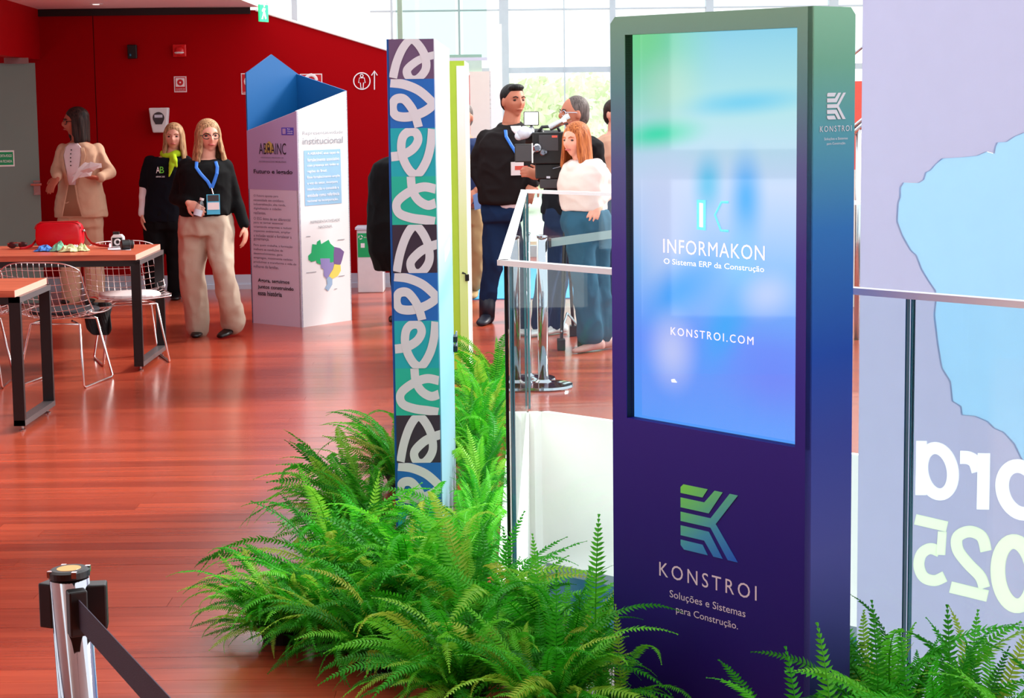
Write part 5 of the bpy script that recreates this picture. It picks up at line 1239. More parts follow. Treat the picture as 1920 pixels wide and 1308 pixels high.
def hair_long(fig, zbot, rx1=.105, ry1=.095, opening=.80, fwd=.02, part=0.0, voxel=.0075):
    H, k = fig.H, fig.hk; mb = MB(); NT, NP = 26, 44
    def row(t, inner):
        z = .085 + (zbot - .085) * t; out = []
        dome = math.sqrt(max(0.0, 1 - ((z - .0) / .128) ** 2)) if z > 0 else 1.0
        w = min(1.0, max(0.0, (-z - .02) / (-zbot)))
        rx = (.094 * max(dome, .55)) * (1 - w) + rx1 * w; ry = (.104 * max(dome, .55)) * (1 - w) + ry1 * w
        A = PI - opening * min(1.0, max(0.0, (.112 - z) / .05))
        if z < -.12: A -= .10
        if inner: rx -= .024; ry -= .024; A -= .02
        for j in range(NP + 1):
            a = A * (-1 + 2 * j / NP); rr = 1 + .035 * math.sin(a * 9 + t * 3) + .02 * math.sin(a * 23 - t * 5) * t
            taper = 1 - .25 * max(0, t - .85) / .15
            out.append(H(rx * rr * math.sin(a) * taper + part * .0, -ry * rr * math.cos(a) * taper - .012 + fwd * max(0, t - .3) * (1 if abs(a) > 1.2 else 0), z - .012 * math.sin(a * 5) * t))
        return out
    rows_o = [row(i / NT, False) for i in range(NT + 1)]; rows_i = [row(i / NT, True) for i in range(NT + 1)]
    ring = lambda i: rows_o[i] + rows_i[i][::-1]
    n_ = 2 * (NP + 1); b = len(mb.v)
    for i in range(NT + 1): mb.v += ring(i)
    for i in range(NT):
        for j in range(n_): mb.f.append((b + i * n_ + j, b + i * n_ + (j + 1) % n_, b + (i + 1) * n_ + (j + 1) % n_, b + (i + 1) * n_ + j))
    mb.f.append(tuple(b + j for j in range(n_ - 1, -1, -1))); mb.f.append(tuple(b + NT * n_ + j for j in range(n_)))
    mb.ball(H(0, -.021, .043), (.085 * k, .098 * k, .086 * k), (fig.hr, fig.hf, fig.hu), 22, 16); mb.ball(H(0, -.045, -.01), (.080 * k, .064 * k, .085 * k), (fig.hr, fig.hf, fig.hu), 18, 12)
    return mb
# ---- woman in beige suit, far left
g = Fig('woman in beige suit holding papers and looking left beside the green door', (150, 566), -.25, 'skin_brown'); P = g.P
g.head(P(141, 229), -1.15, -.02, .235, glasses='frame_dark'); g.neck(P(147, 266))
T = [(P(150, 430), .17, .125), (P(150, 405), .20, .14), (P(151, 380), .205, .145), (P(151, 345), .175, .13), (P(151, 315), .165, .125), (P(150, 290), .185, .125), (P(149, 274), .18, .105), (P(148, 266), .10, .075), (P(147, 261), .06, .06)]
g.loft(g.body, [(c, a * .82, d * .8) for c, a, d in T]); mb = MB()
TJ = [(P(152, 406), .232, .155), (P(152, 400), .232, .155), (P(151, 380), .222, .152), (P(151, 345), .190, .14), (P(151, 315), .18, .135), (P(150, 290), .182, .13), (P(149, 276), .158, .105), (P(148, 267), .09, .08)]
g.loft(mb, TJ)
sl, sr = P(118, 281), P(182, 280); el, wl_ = P(105, 322, -.02), P(107, 333, -.20); er, wr_ = P(207, 325, -.06), P(184, 333, -.20)
mb.limb([sl, sl.lerp(el, .5), el], [.054, .052, .048]); mb.limb([el, el.lerp(wl_, .9)], [.048, .04])
mb.limb([sr, sr.lerp(er, .5), er], [.054, .052, .05]); mb.limb([er, er.lerp(wr_, .85)], [.05, .042])
jk = g.cloth('jacket', mb, 'beige_suit', .010, 4)
for A_, B_, C_ in ((sl, el, wl_), (sr, er, wr_)): g.body.limb([A_, B_, C_], [.036, .034, .026])
g.hand(wl_, Vector((-.10, -.10, -.16)), Vector((-.3, -.9, .3)), .25, 1.0, 1); g.hand(wr_, Vector((-.9, -.25, .05)), Vector((0, -.3, -1)), .35, 1.0, -1)
zt, zb_ = T[6][0].z + .02, P(150, 345).z
zs = [P(150, y).z for y in (268, 276, 290, 305, 320, 345, 375, 403)]
mat('suit_inside', rgb(158, 112, 84), .9, bump=.4, bscale=18); g.patch('jacket_opening', TJ, zs[5:], [(-.2, .12), (-.26, .2), (-.36, .32)], 'suit_inside', .003, jk)
for a_ in ((-.18, -.26, -.38), (.1, .2, .34)):
    g.strap('front_edge', [g.surf(TJ, z_, q_, .008) for z_, q_ in zip(zs[5:], a_)], .016, 'beige_suit', jk)
g.patch('blouse', TJ, zs[:6], [(-.40, .28), (-.50, .40), (-.46, .36), (-.38, .30), (-.28, .22), (-.18, .1)], 'blouse_white', .004)
for i in range(5):
    q = g.surf(TJ, P(150, 280 + i * 7.2).z, -.05, .014); e = MB(); e.ball(q, .006); obj('button', e, 'frame_dark', g.t)
for a, b in ((-.62, -.42), (.36, .55)):
    g.patch('lapel', TJ, zs[1:6], [(a, b), (a * 1.02, b * 1.05), (a * .9, b * .92), (a * .72, b * .7), (a * .42 - .02, b * .3)], 'beige_suit', .012, jk)
mb = MB()
for (hx, kx, ax, dk) in ((132, 130, 134, -.05), (170, 175, 178, .02)):
    mb.limb([P(hx, 415), P(kx, 470, dk), P(ax, 556, dk * .5)], [.105, .085, .088], 18)
g.loft(mb, [(P(151, 425), .19, .125), (P(151, 395), .195, .13), (P(151, 370), .17, .12)]); g.cloth('trousers', mb, 'beige_suit', .012, 5)
for x, dk in ((134, -.02), (178, .0)):
    g.body.limb([P(x, 415), P(x, 470), P(x, 555)], [.07, .05, .035]); a = P(x, 556, .03); g.shoe((a.x, a.y + .06, 0.003), (a.x - .03, a.y - .18, .003), 'shoe_black')
g.cloth('hair', hair_long(g, -.20, .10, .10, .95, .0), 'hair_dark', .0075, 2, fold=0); g.done()
# her papers
pp = thing('paper_sheets', 'crumpled white sheets of paper held by the woman in beige', 'paper', P(165, 336, -.26))
rp_ = random.Random(4)
for k_, (pts) in enumerate((((134, 343), (146, 316), (158, 305), (190, 306), (191, 314), (162, 322)), ((135, 330), (160, 304), (178, 310), (170, 330), (150, 333)), ((150, 320), (170, 303), (188, 309), (176, 320), (160, 326)))):
    mb = MB(); c = Vector(); V = [P(x, y, -.25 - .03 * k_ + rp_.uniform(-.04, .04)) for x, y in pts]; c = sum(V, Vector()) / len(V) + Vector((0, -.03, .005)); n_ = len(V)
    mb.add(V + [c], [(i, (i + 1) % n_, n_) for i in range(n_)]); o = obj('sheet', mb, 'sign_white', pp); sd = o.modifiers.new('s', 'SOLIDIFY'); sd.thickness = .002

# ---- woman in dark tee with white sleeves and lime scarf
g = Fig('woman in dark tee over white sleeves with a lime scarf, behind the sweater woman', (308, 560), .05, 'skin_light'); P = g.P
g.head(P(326, 257), .05, 0, .225, brow='hair_blonde'); g.neck(P(321, 292))
T = [(P(306, 415), .17, .12), (P(308, 385), .165, .115), (P(311, 350), .155, .115), (P(314, 322), .175, .125), (P(316, 303), .175, .11), (P(318, 294), .12, .085), (P(320, 289), .06, .06)]
g.loft(g.body, [(c, a * .84, d * .82) for c, a, d in T]); mb = MB(); TT = [(c, a * 1.03 + .006, d * 1.05 + .006) for c, a, d in T[:-1]]; g.loft(mb, TT)
sl, sr = P(283, 305), P(350, 306); el, wl_ = P(272, 350), P(267, 401, -.05); er = P(360, 352); wr_ = P(356, 400)
mb.limb([sl, sl.lerp(el, .85)], [.066, .064]); mb.limb([sr, sr.lerp(er, .85)], [.066, .064]); g.cloth('tee', mb, 'tee_navy', .010, 4)
for A_, B_, C_, nm in ((sl, el, wl_, 0), (sr, er, wr_, 1)):
    sv = MB(); sv.limb([A_.lerp(B_, .5), B_, B_.lerp(C_, .97)], [.048, .047, .036]); g.cloth('sleeve', sv, 'white_cotton', .009, 4)
    g.body.limb([A_, B_, C_], [.04, .035, .026])
g.hand(wl_, Vector((.0, -.1, -1)), Vector((-1, -.2, 0)), .22, 1, -1); g.hand(wr_, Vector((0, -.1, -1)), Vector((1, 0, 0)), .3, 1, 1)
mb = MB()
for hx, kx, ax, dk in ((291, 289, 287, -.05), (325, 328, 330, .03)): mb.limb([P(hx, 420), P(kx, 480, dk), P(ax, 545, dk)], [.10, .078, .07], 18); g.body.limb([P(hx, 420), P(kx, 480, dk), P(ax, 548, dk)], [.07, .05, .035])
g.loft(mb, [(P(308, 430), .18, .12), (P(308, 400), .18, .125), (P(309, 380), .16, .11)]); g.cloth('trousers', mb, 'black_trousers', .012, 4)
for x, dk, tx in ((287, -.05, -.08), (330, .03, .02)):
    a = P(x, 550, dk); g.shoe((a.x + .02, a.y + .05, .003), (a.x + tx, a.y - .19, .003), 'shoe_black')
g.cloth('hair', hair_long(g, -.30, .125, .09, .72, .06), 'hair_blonde', .0075, 2, fold=0)
sc_ = MB(); sc_.tube([P(322, 290) + Vector((math.cos(q * PI / 8) * .072, math.sin(q * PI / 8) * .072, .012 * math.sin(q))) for q in range(16)], .03, 8, closed=True)
sc_.limb([P(323, 292, -.08), P(322, 310, -.145), P(317, 331, -.15)], [.026, .024, .008], 8); sc_.limb([P(325, 292, -.08), P(328, 302, -.14), P(331, 312, -.14)], [.026, .024, .012], 8)
g.cloth('scarf', sc_, 'lime_scarf', .007, 2, fold=.004); g.done()
mat('ink_lime', rgb(110, 220, 70), .5)
zA = P(306, 323).z
for s_, a_, m_ in (('A', -.34, 'white_ink'), ('B', -.17, 'ink_lime')):
    q = g.surf(TT, zA, a_, .016); text('print_letter', s_, q, g.r, Z_, .034, .055, m_, g.t)
q = g.surf(TT, P(306, 331).z, -.34, .016); text('print_text', 'ABRAINC 2025', q, g.r, Z_, .075, .012, 'white_ink', g.t)

# ---- woman in black sweater walking
g = Fig('woman in black sweater and sand trousers walking with a bottle in hand', (405, 631), .22, 'skin_light'); P = g.P
g.head(P(391, 256), .38, 0, .232, brow='hair_blonde', glasses='frame_dark'); g.neck(P(388, 295), .056)
T = [(P(386, 425), .185, .14), (P(385, 400), .188, .145), (P(385, 370), .178, .145), (P(385, 345), .178, .15), (P(385, 322), .185, .145), (P(385, 307), .158, .115), (P(387, 299), .09, .08), (P(388, 294), .06, .06)]
g.loft(g.body, [(c, a * .84, d * .82) for c, a, d in T]); mb = MB(); TT = [(P(385, 404), .186, .155), (P(385, 398), .19, .155)] + [(c, a * 1.03 + .006, d * 1.04 + .006) for c, a, d in T[2:-1]]; g.loft(mb, TT)
sl, sr = P(350, 312), P(421, 312); el, wl_ = P(330, 372, .03), P(353, 380, -.17); er, wr_ = P(441, 372, .06), P(459, 424, .02)
mb.limb([sl, sl.lerp(el, .5), el], [.06, .058, .052]); mb.limb([el, el.lerp(wl_, .92)], [.052, .04]); mb.limb([sr, sr.lerp(er, .5), er], [.06, .056, .05]); mb.limb([er, er.lerp(wr_, .95)], [.05, .038])
sw = g.cloth('sweater', mb, 'knit_black', .010, 4)
for A_, B_, C_ in ((sl, el, wl_), (sr, er, wr_)): g.body.limb([A_, B_, C_], [.045, .036, .027])
g.hand(wl_, Vector((.75, -.25, -.45)), Vector((-.1, -.95, .25)), .42, 1.0, 1); g.hand(wr_, Vector((.08, -.15, -1)), Vector((1, -.2, 0)), .25, 1.0, 1)
mb = MB()
mb.limb([P(363, 430), P(361, 510, .0), P(365, 560, .05), P(372, 616, .08)], [.108, .095, .095, .082], 18)
mb.limb([P(410, 432), P(417, 505, -.12), P(431, 570, -.06), P(437, 603, .0)], [.112, .078, .084, .09], 18)
g.loft(mb, [(P(386, 440), .195, .14), (P(386, 418), .197, .145), (P(386, 398), .18, .135)]); g.cloth('trousers', mb, 'sand_trousers', .012, 4)
g.body.limb([P(363, 430), P(361, 510), P(372, 616, .08)], [.07, .055, .035]); g.body.limb([P(410, 432), P(417, 505, -.1), P(437, 608, 0)], [.07, .055, .035])
a = P(371, 622, .06); g.shoe((a.x, a.y + .1, .004), (a.x - .0, a.y - .14, .004), 'shoe_black'); a = P(437, 622, -.02); g.shoe((a.x + .02, a.y + .12, .03), (a.x - .08, a.y - .14, .008), 'shoe_black', .046, .075)
g.cloth('hair', hair_long(g, -.215, .135, .10, .72, .05), 'hair_blonde', .0075, 2, fold=0); g.done()
zz = lambda y: P(390, y).z
A1 = [g.surf(TT, zz(y), a_, .012) for y, a_ in ((302, -.50), (312, -.34), (324, -.16), (338, .02), (350, .12))]; A2 = [g.surf(TT, zz(y), a_, .012) for y, a_ in ((302, .42), (312, .36), (324, .30), (338, .22), (350, .14))]
lan = g.strap('lanyard', A1, .024, 'lanyard_blue'); g.strap('lanyard', A2, .024, 'lanyard_blue'); 
q = P(400, 383, -.19); bd = MB(); bd.box(q, (.047, .003, .072), (g.r, g.f, Z_)); bo = obj('badge', bd, 'badge_cyan', g.t)
bd = MB(); bd.box(q + g.f * .004 + Z_ * .045, (.040, .001, .022), (g.r, g.f, Z_)); obj('badge_top', bd, 'dark_grey', bo); bd = MB(); bd.box(q + g.f * .004 - Z_ * .012, (.042, .001, .026), (g.r, g.f, Z_)); obj('badge_card', bd, 'sign_white', bo)
bd = MB(); bd.tube([A1[-1], q + Z_ * .072], .005, 6); obj('badge_clip', bd, 'steel', bo)
bq0, bq1 = P(369, 407, -.225), P(379, 371, -.21); ax_ = (bq1 - bq0).normalized(); xx = ax_.cross(Y_).normalized(); L_ = (bq1 - bq0).length
bt_ = thing('water_bottle', 'small clear water bottle in the hand of the woman in black sweater', 'bottle', bq0)
glassmat('bottle_clear', (.86, .9, .92, 1), .12)
mb = MB(); mb.lathe(bq0, [(.026, 0), (.03, .004), (.03, L_ * .62), (.024, L_ * .76), (.014, L_ * .86), (.014, L_ * .9)], 20, (xx, ax_.cross(xx), ax_)); obj('bottle_body', mb, 'bottle_clear', bt_, smooth=True)
mb = MB(); mb.lathe(bq0 + ax_ * L_ * .88, [(.016, 0), (.016, L_ * .12)], 16, (xx, ax_.cross(xx), ax_)); obj('bottle_cap', mb, 'white_plastic', bt_)
mb = MB(); mb.lathe(bq0 + ax_ * .012, [(.0308, 0), (.0308, .045)], 20, (xx, ax_.cross(xx), ax_)); obj('bottle_label', mb, 'cool_white', bt_)

# ---- man in dark jacket
g = Fig('man in charcoal jacket and jeans standing left of the broadcast camera', (912, 606), .3, 'skin_tan'); P = g.P
g.head(P(963, 190), .5, .02, .25, brow='hair_black', lips='skin_tan'); g.neck(P(958, 232), .062)
T = [(P(945, 400), .17, .125), (P(946, 375), .185, .14), (P(948, 335), .19, .145), (P(950, 295), .2, .15), (P(951, 266), .20, .135), (P(952, 249), .162, .11), (P(955, 239), .10, .085), (P(957, 230), .065, .065)]
g.loft(g.body, [(c, a * .84, d * .82) for c, a, d in T]); mb = MB(); TT = [(P(948, 382), .20, .15), (P(948, 376), .21, .155)] + [(c, a * 1.05 + .012, d * 1.05 + .012) for c, a, d in T[2:-1]]; g.loft(mb, TT)
sl, sr = P(911, 260), P(992, 262); el, wl_ = P(889, 315, .04), P(910, 356, -.06); er, wr_ = P(1010, 318, .0), P(1000, 345, -.1)
mb.limb([sl, sl.lerp(el, .5), el], [.066, .063, .058]); mb.limb([el, el.lerp(wl_, .9)], [.056, .044]); mb.limb([sr, er], [.066, .058]); mb.limb([er, wr_], [.058, .046])
mb.tube([P(957, 236) + Vector((math.cos(q * PI / 8) * .082, math.sin(q * PI / 8) * .078, .012 * math.sin(q * PI / 8))) for q in range(16)], .024, 8, closed=True)
g.cloth('jacket', mb, 'jacket_charcoal', .011, 4)
for A_, B_, C_ in ((sl, el, wl_), (sr, er, wr_)): g.body.limb([A_, B_, C_], [.05, .042, .03])
g.hand(wl_, Vector((.45, -.25, -.85)), Vector((-.5, -.8, -.1)), .28, 1.1, 1); g.hand(wr_, Vector((-.3, -.6, -.6)), Vector((0, -.8, .5)), .35, 1.1, -1)
g.patch('undershirt', TT, [P(950, y).z for y in (236, 244, 252)], [(-.15, .45), (-.05, .4), (.08, .25)], 'white_cotton', .004)
mb = MB(); g.loft(mb, [(P(956, 390), .155, .128), (P(956, 376), .16, .13)]); g.cloth('shirt_hem', mb, 'white_cotton', .010, 2, fold=.003)
mb = MB(); mb.limb([P(930, 405), P(925, 490, -.03), P(915, 560, .02)], [.105, .078, .062], 18); mb.limb([P(963, 405), P(966, 490, .05), P(968, 570, .1)], [.105, .08, .065], 18); g.loft(mb, [(P(946, 415), .178, .13), (P(946, 395), .182, .135), (P(946, 375), .165, .12)]); g.cloth('jeans', mb, 'denim', .012, 3)
g.body.limb([P(930, 405), P(925, 490), P(914, 575)], [.07, .055, .038]); g.body.limb([P(963, 405), P(966, 490), P(968, 580, .1)], [.07, .055, .038])
for x, dk in ((913, .0), (968, .12)):
    a = P(x, 590, dk); g.shoe((a.x + .02, a.y + .09, .003), (a.x - .05, a.y - .19, .003), 'boot_navy', .05, .09); mb = MB(); mb.limb([P(x + 1, 556, dk + .02), P(x, 594, dk + .02)], [.064, .060]); obj('boot_shaft', mb, 'boot_navy', g.t, smooth=True)
mb = MB(); H = g.H; k = g.hk
mb.ball(H(0, -.022, .036), (.081 * k, .094 * k, .086 * k), (g.hr, g.hf, g.hu), 22, 16); mb.ball(H(0, .045, .092), (.058 * k, .04 * k, .026 * k), (g.hr, g.hf, g.hu)); mb.ball(H(0, -.05, -.005), (.072 * k, .055 * k, .07 * k), (g.hr, g.hf, g.hu))
g.cloth('hair', mb, 'hair_black', .008, 3, fold=0); g.done()
st_ = [g.surf(TT, P(950, y).z, a_, .014) for y, a_ in ((243, -.35), (255, -.22), (272, -.05), (285, .05))]; g.strap('lanyard', st_, .026, 'lanyard_blue')
q = P(970, 316, -.19); bd = MB(); bd.tube([st_[-1], q + Z_ * .05], .004, 6); obj('badge_clip', bd, 'steel', g.t); bd = MB(); bd.box(q, (.05, .003, .05), (g.r, g.f, Z_)); bo = obj('badge', bd, 'sign_white', g.t); bd = MB(); bd.box(q + g.f * .004 + g.r * .03 + Z_ * .005, (.05, .001, .015), (g.r, g.f, Z_)); obj('badge_band', bd, 'coral', bo)

# ---- man half hidden behind the lime panel
g = Fig('man in navy jacket and khakis half hidden by the lime-green panel', (876, 545), -.2, 'skin_tan', Y=16.0); P = g.P
g.head(P(868, 220), -.3, 0, .23, brow='hair_grey', lips=None); g.neck(P(868, 252), .058)
T = [(P(868, 405), .17, .125), (P(868, 380), .185, .14), (P(868, 340), .18, .14), (P(868, 300), .19, .145), (P(868, 272), .20, .13), (P(868, 260), .12, .09), (P(868, 250), .06, .06)]
g.loft(g.body, [(c, a * .84, d * .84) for c, a, d in T]); mb = MB(); g.loft(mb, [(c, a * 1.05 + .01, d * 1.05 + .01) for c, a, d in T[1:-1]])
sl, sr = P(830, 275), P(905, 277); er, wr_ = P(915, 335), P(893, 357, -.15); el, wl_ = P(822, 330), P(826, 375, -.05)
mb.limb([sr, er], [.068, .058]); mb.limb([er, er.lerp(wr_, .7)], [.055, .045]); mb.limb([sl, el], [.068, .058]); mb.limb([el, wl_], [.055, .042]); g.cloth('jacket', mb, 'navy_jacket', .012, 4)
g.body.limb([sr, er, wr_], [.045, .04, .03]); g.body.limb([sl, el, wl_], [.045, .04, .03]); g.hand(wr_, Vector((-.3, -.3, -.4)), Vector((.3, -.9, 0)), .4, 1.05, -1); g.hand(wl_, Vector((0, -.2, -1)), Vector((-1, 0, 0)), .3, 1.05, 1)
mb = MB(); mb.limb([P(852, 410), P(853, 470), P(856, 535)], [.10, .078, .068], 16); mb.limb([P(886, 410), P(893, 470, -.04), P(890, 530)], [.105, .085, .07], 16); g.loft(mb, [(P(868, 420), .18, .125), (P(868, 390), .18, .13)]); g.cloth('trousers', mb, 'khaki', .012, 4)
g.body.limb([P(852, 410), P(856, 540)], [.06, .035]); g.body.limb([P(886, 410), P(890, 538)], [.06, .035])
for x in (856, 889): a = P(x, 550); g.shoe((a.x, a.y + .1, .010), (a.x - .02, a.y - .17, .010), 'khaki', .048, .07)
mb = MB(); hairball(g, mb, 0, .95); g.cloth('hair', mb, 'hair_grey', .009, 3, fold=0); g.done()
fo = thing('document_folder', 'blue document folder in the hand of the man behind the lime panel', 'folder', P(897, 392, -.2)); mb = MB(); mb.prism([P(886, 366, -.2), P(910, 355, -.2), P(914, 388, -.2), P(890, 394, -.2)], (0, .012, 0)); obj('cover', mb, 'folder_blue', fo, bevel=.003)

# ---- camera operator
g = Fig('camera operator with glasses in dark clothes behind the woman in white', (1026, 628), -.9, 'skin_tan'); P = g.P
g.head(P(1076, 213), -1.25, 0, .235, brow='hair_black', glasses='cool_white', lips=None); g.neck(P(1082, 246), .06)
T = [(P(1058, 400), .17, .13), (P(1064, 370), .18, .14), (P(1072, 330), .185, .15), (P(1080, 290), .20, .15), (P(1084, 268), .20, .13), (P(1084, 256), .12, .09), (P(1083, 246), .06, .06)]
g.loft(g.body, [(c, a * .84, d * .84) for c, a, d in T]); mb = MB(); g.loft(mb, [(c, a * 1.05 + .01, d * 1.05 + .01) for c, a, d in T[:-1]])
sl, sr = P(1062, 276, -.15), P(1112, 280, .12); el, wl_ = P(1042, 330, -.22), P(1012, 331, -.30); er, wr_ = P(1125, 325, .1), P(1090, 345, -.1)
mb.limb([sl, el], [.07, .058]); mb.limb([el, el.lerp(wl_, .85)], [.055, .045]); mb.limb([sr, er], [.07, .06]); mb.limb([er, wr_], [.055, .045]); g.cloth('shirt', mb, 'black_trousers', .012, 4)
g.body.limb([sl, el, wl_], [.045, .04, .03]); g.body.limb([sr, er, wr_], [.045, .04, .03]); g.hand(wl_, Vector((-.7, -.2, .3)), Vector((.2, -.9, .3)), .5, 1.05, 1); g.hand(wr_, Vector((-.7, -.4, .1)), Vector((0, -.8, .5)), .4, 1.05, -1)
mb = MB(); mb.limb([P(1048, 405, -.06), P(1030, 500, -.08), P(1012, 605, -.02)], [.10, .08, .068], 16); mb.limb([P(1066, 405, .08), P(1048, 500, .06), P(1036, 605, .06)], [.10, .08, .068], 16); g.loft(mb, [(P(1058, 415), .17, .13), (P(1058, 385), .175, .135)]); g.cloth('trousers', mb, 'denim', .012, 4)
for x, dk in ((1012, -.02), (1037, .06)):
    g.body.limb([P(1055, 405, dk), P(x, 608, dk)], [.06, .035]); a = P(x, 622, dk); g.shoe((a.x + .09, a.y + .06, .003), (a.x - .13, a.y - .12, .003), 'shoe_white', .05, .075)
mb = MB(); hairball(g, mb, 0, .99); g.cloth('hair', mb, 'hair_grey', .009, 3, fold=0); g.done()

# ---- woman in white sweater
g = Fig('woman with auburn hair in white sweater and jeans, hand on hip', (1114, 657), -.55, 'skin_light'); P = g.P
g.head(P(1079, 263), -.72, -.06, .225, brow='hair_red'); g.neck(P(1090, 298), .05)
T = [(P(1101, 425), .165, .135), (P(1099, 405), .168, .135), (P(1094, 375), .15, .125), (P(1091, 345), .155, .135), (P(1094, 324), .155, .13), (P(1096, 308), .135, .10), (P(1094, 299), .08, .07), (P(1091, 294), .055, .055)]
g.loft(g.body, [(c, a * .84, d * .82) for c, a, d in T]); mb = MB(); g.loft(mb, [(P(1096, 394), .160, .135)] + [(c, a * 1.04 + .006, d * 1.04 + .006) for c, a, d in T[2:-1]])
sr, er, wr_ = P(1118, 311, .06), P(1147, 352, .08), P(1124, 378, -.08); sl, el, wl_ = P(1076, 314, -.06), P(1076, 358, .02), P(1080, 404, -.02)
mb.limb([sr, er], [.054, .05]); mb.limb([er, er.lerp(wr_, .9)], [.05, .042]); mb.limb([sl, el], [.052, .048]); mb.limb([el, el.lerp(wl_, .9)], [.05, .042]); g.cloth('sweater', mb, 'sweater_white', .010, 4)
g.body.limb([sr, er, wr_], [.042, .036, .027]); g.body.limb([sl, el, wl_], [.042, .036, .027]); g.hand(wr_, Vector((-.25, -.5, -.5)), Vector((.1, -.9, .4)), .2, 1.0, 1, .14); g.hand(wl_, Vector((.1, -.1, -1)), Vector((-1, -.3, 0)), .4, .95, 1)
mb = MB(); mb.limb([P(1085, 425, -.05), P(1096, 520, -.08), P(1106, 625, -.05)], [.108, .085, .092], 18); mb.limb([P(1116, 425, .06), P(1122, 520, .04), P(1126, 620, .05)], [.108, .085, .09], 18); g.loft(mb, [(P(1101, 435), .178, .145), (P(1100, 412), .178, .145), (P(1098, 392), .16, .13)]); g.cloth('jeans', mb, 'denim_teal', .012, 4)
for x, y, dk in ((1106, 640, -.05), (1126, 636, .05)):
    g.body.limb([P(1101, 425, dk), P(x, y - 10, dk)], [.06, .035]); a = P(x, y + 8, dk); g.shoe((a.x + .09, a.y + .04, .012), (a.x - .12, a.y - .10, .003), 'shoe_rose', .042, .075)
g.cloth('hair', hair_long(g, -.20, .115, .10, .72, .03), 'hair_red', .0075, 2, fold=0); g.done()
q = P(1122, 377, -.1); mb = MB(); mb.tube([wr_ + Vector((math.cos(k_ * PI / 6) * .036, 0, math.sin(k_ * PI / 6) * .03)) for k_ in range(12)], .006, 6, closed=True); obj('watch', mb, 'steel', g.t)

# ---- person in black coat behind the patterned panel
g = Fig('person in black coat mostly hidden behind the patterned panel', (752, 618), .9, 'skin_tan', Y=14.3); P = g.P
g.head(P(762, 250), 1.1, 0, .23, lips=None); g.neck(P(757, 285), .055)
T = [(P(748, 505), .15, .15), (P(745, 470), .20, .17), (P(744, 420), .21, .17), (P(742, 370), .19, .16), (P(744, 330), .195, .16), (P(748, 305), .19, .13), (P(753, 293), .11, .09), (P(756, 284), .06, .06)]
g.loft(g.body, [(c, a * .85, d * .85) for c, a, d in T]); mb = MB(); g.loft(mb, [(c, a * 1.1 + .01, d * 1.15 + .01) for c, a, d in T[:-1]])
sl, el, wl_ = P(718, 320, -.1), P(712, 380, -.12), P(738, 428, -.2); sr, er, wr_ = P(786, 318, .1), P(792, 380, .1), P(786, 430, 0)
mb.limb([sl, el, wl_], [.08, .07, .05]); mb.limb([sr, er, wr_], [.08, .07, .05]); g.cloth('coat', mb, 'knit_black', .012, 4)
g.body.limb([sl, el, wl_], [.045, .04, .03]); g.body.limb([sr, er, wr_], [.045, .04, .03]); g.hand(wl_, Vector((.2, -.2, -1)), Vector((-1, 0, 0)), .3, 1, 1); g.hand(wr_, Vector((0, -.2, -1)), Vector((1, 0, 0)), .3, 1, -1)
mb = MB()
for x, dk in ((752, -.05), (766, .08)):
    mb.limb([P(x, 490, dk), P(x, 600, dk)], [.085, .062], 14); g.body.limb([P(x, 490, dk), P(x, 605, dk)], [.05, .035]); a = P(x, 610, dk); g.shoe((a.x - .08, a.y + .06, .003), (a.x + .13, a.y - .1, .003), 'shoe_black')
g.cloth('trousers', mb, 'black_trousers', .012, 3); mb = MB(); hairball(g, mb, 0, 1.0); H = g.H
for a_ in (-.06, 0, .06): mb.limb([H(a_, -.07, .0), H(a_ * 1.1, -.085, -.2)], [.04, .03])
g.cloth('hair', mb, 'hair_black', .010, 3, fold=0); g.done()

# ---- bystander at the kiosk edge
g = Fig('bystander in tan top mostly hidden by the left edge of the kiosk', (1156, 560), .6, 'skin_light', Y=15.6); P = g.P
g.head(P(1154, 214), .7, 0, .23, lips=None); g.neck(P(1153, 246), .055)
T = [(P(1152, 405), .16, .12), (P(1152, 370), .165, .13), (P(1152, 330), .165, .13), (P(1152, 290), .175, .135), (P(1152, 264), .15, .11), (P(1152, 252), .09, .08), (P(1153, 244), .06, .06)]
g.loft(g.body, [(c, a * .84, d * .84) for c, a, d in T]); mb = MB(); g.loft(mb, [(c, a * 1.03 + .006, d * 1.03 + .006) for c, a, d in T[1:-1]])
sl, sr = P(1120, 272), P(1184, 272); el, wl_ = P(1121, 325), P(1130, 368, -.1); er, wr_ = P(1192, 325), P(1188, 375, -.08)
for a_, b_, c_ in ((sl, el, wl_), (sr, er, wr_)): mb.limb([a_, b_, b_.lerp(c_, .9)], [.056, .05, .04]); g.body.limb([a_, b_, c_], [.038, .034, .027]); g.hand(c_, Vector((0, -.2, -1)), Vector((-1, 0, 0)), .3, 1.0, 1)
mat('tan_top', rgb(206, 160, 134), .85, bump=.4, bscale=18); g.cloth('top', mb, 'tan_top', .012, 4)
mb = MB(); g.loft(mb, [(P(1152, 420), .17, .125), (P(1152, 395), .17, .13), (P(1152, 360), .17, .135)])
for x in (1138, 1168):
    mb.limb([P(x, 410), P(x, 480), P(x, 545)], [.095, .075, .066], 16); g.body.limb([P(x, 410), P(x, 548)], [.055, .034]); a = P(x, 555); g.shoe((a.x, a.y + .08, .012), (a.x + .03, a.y - .17, .012), 'shoe_black')
g.cloth('trousers', mb, 'navy_jacket', .012, 4); mb = MB(); hairball(g, mb, 0, 1.0); g.cloth('hair', mb, 'hair_dark', .010, 3, fold=0); g.done()

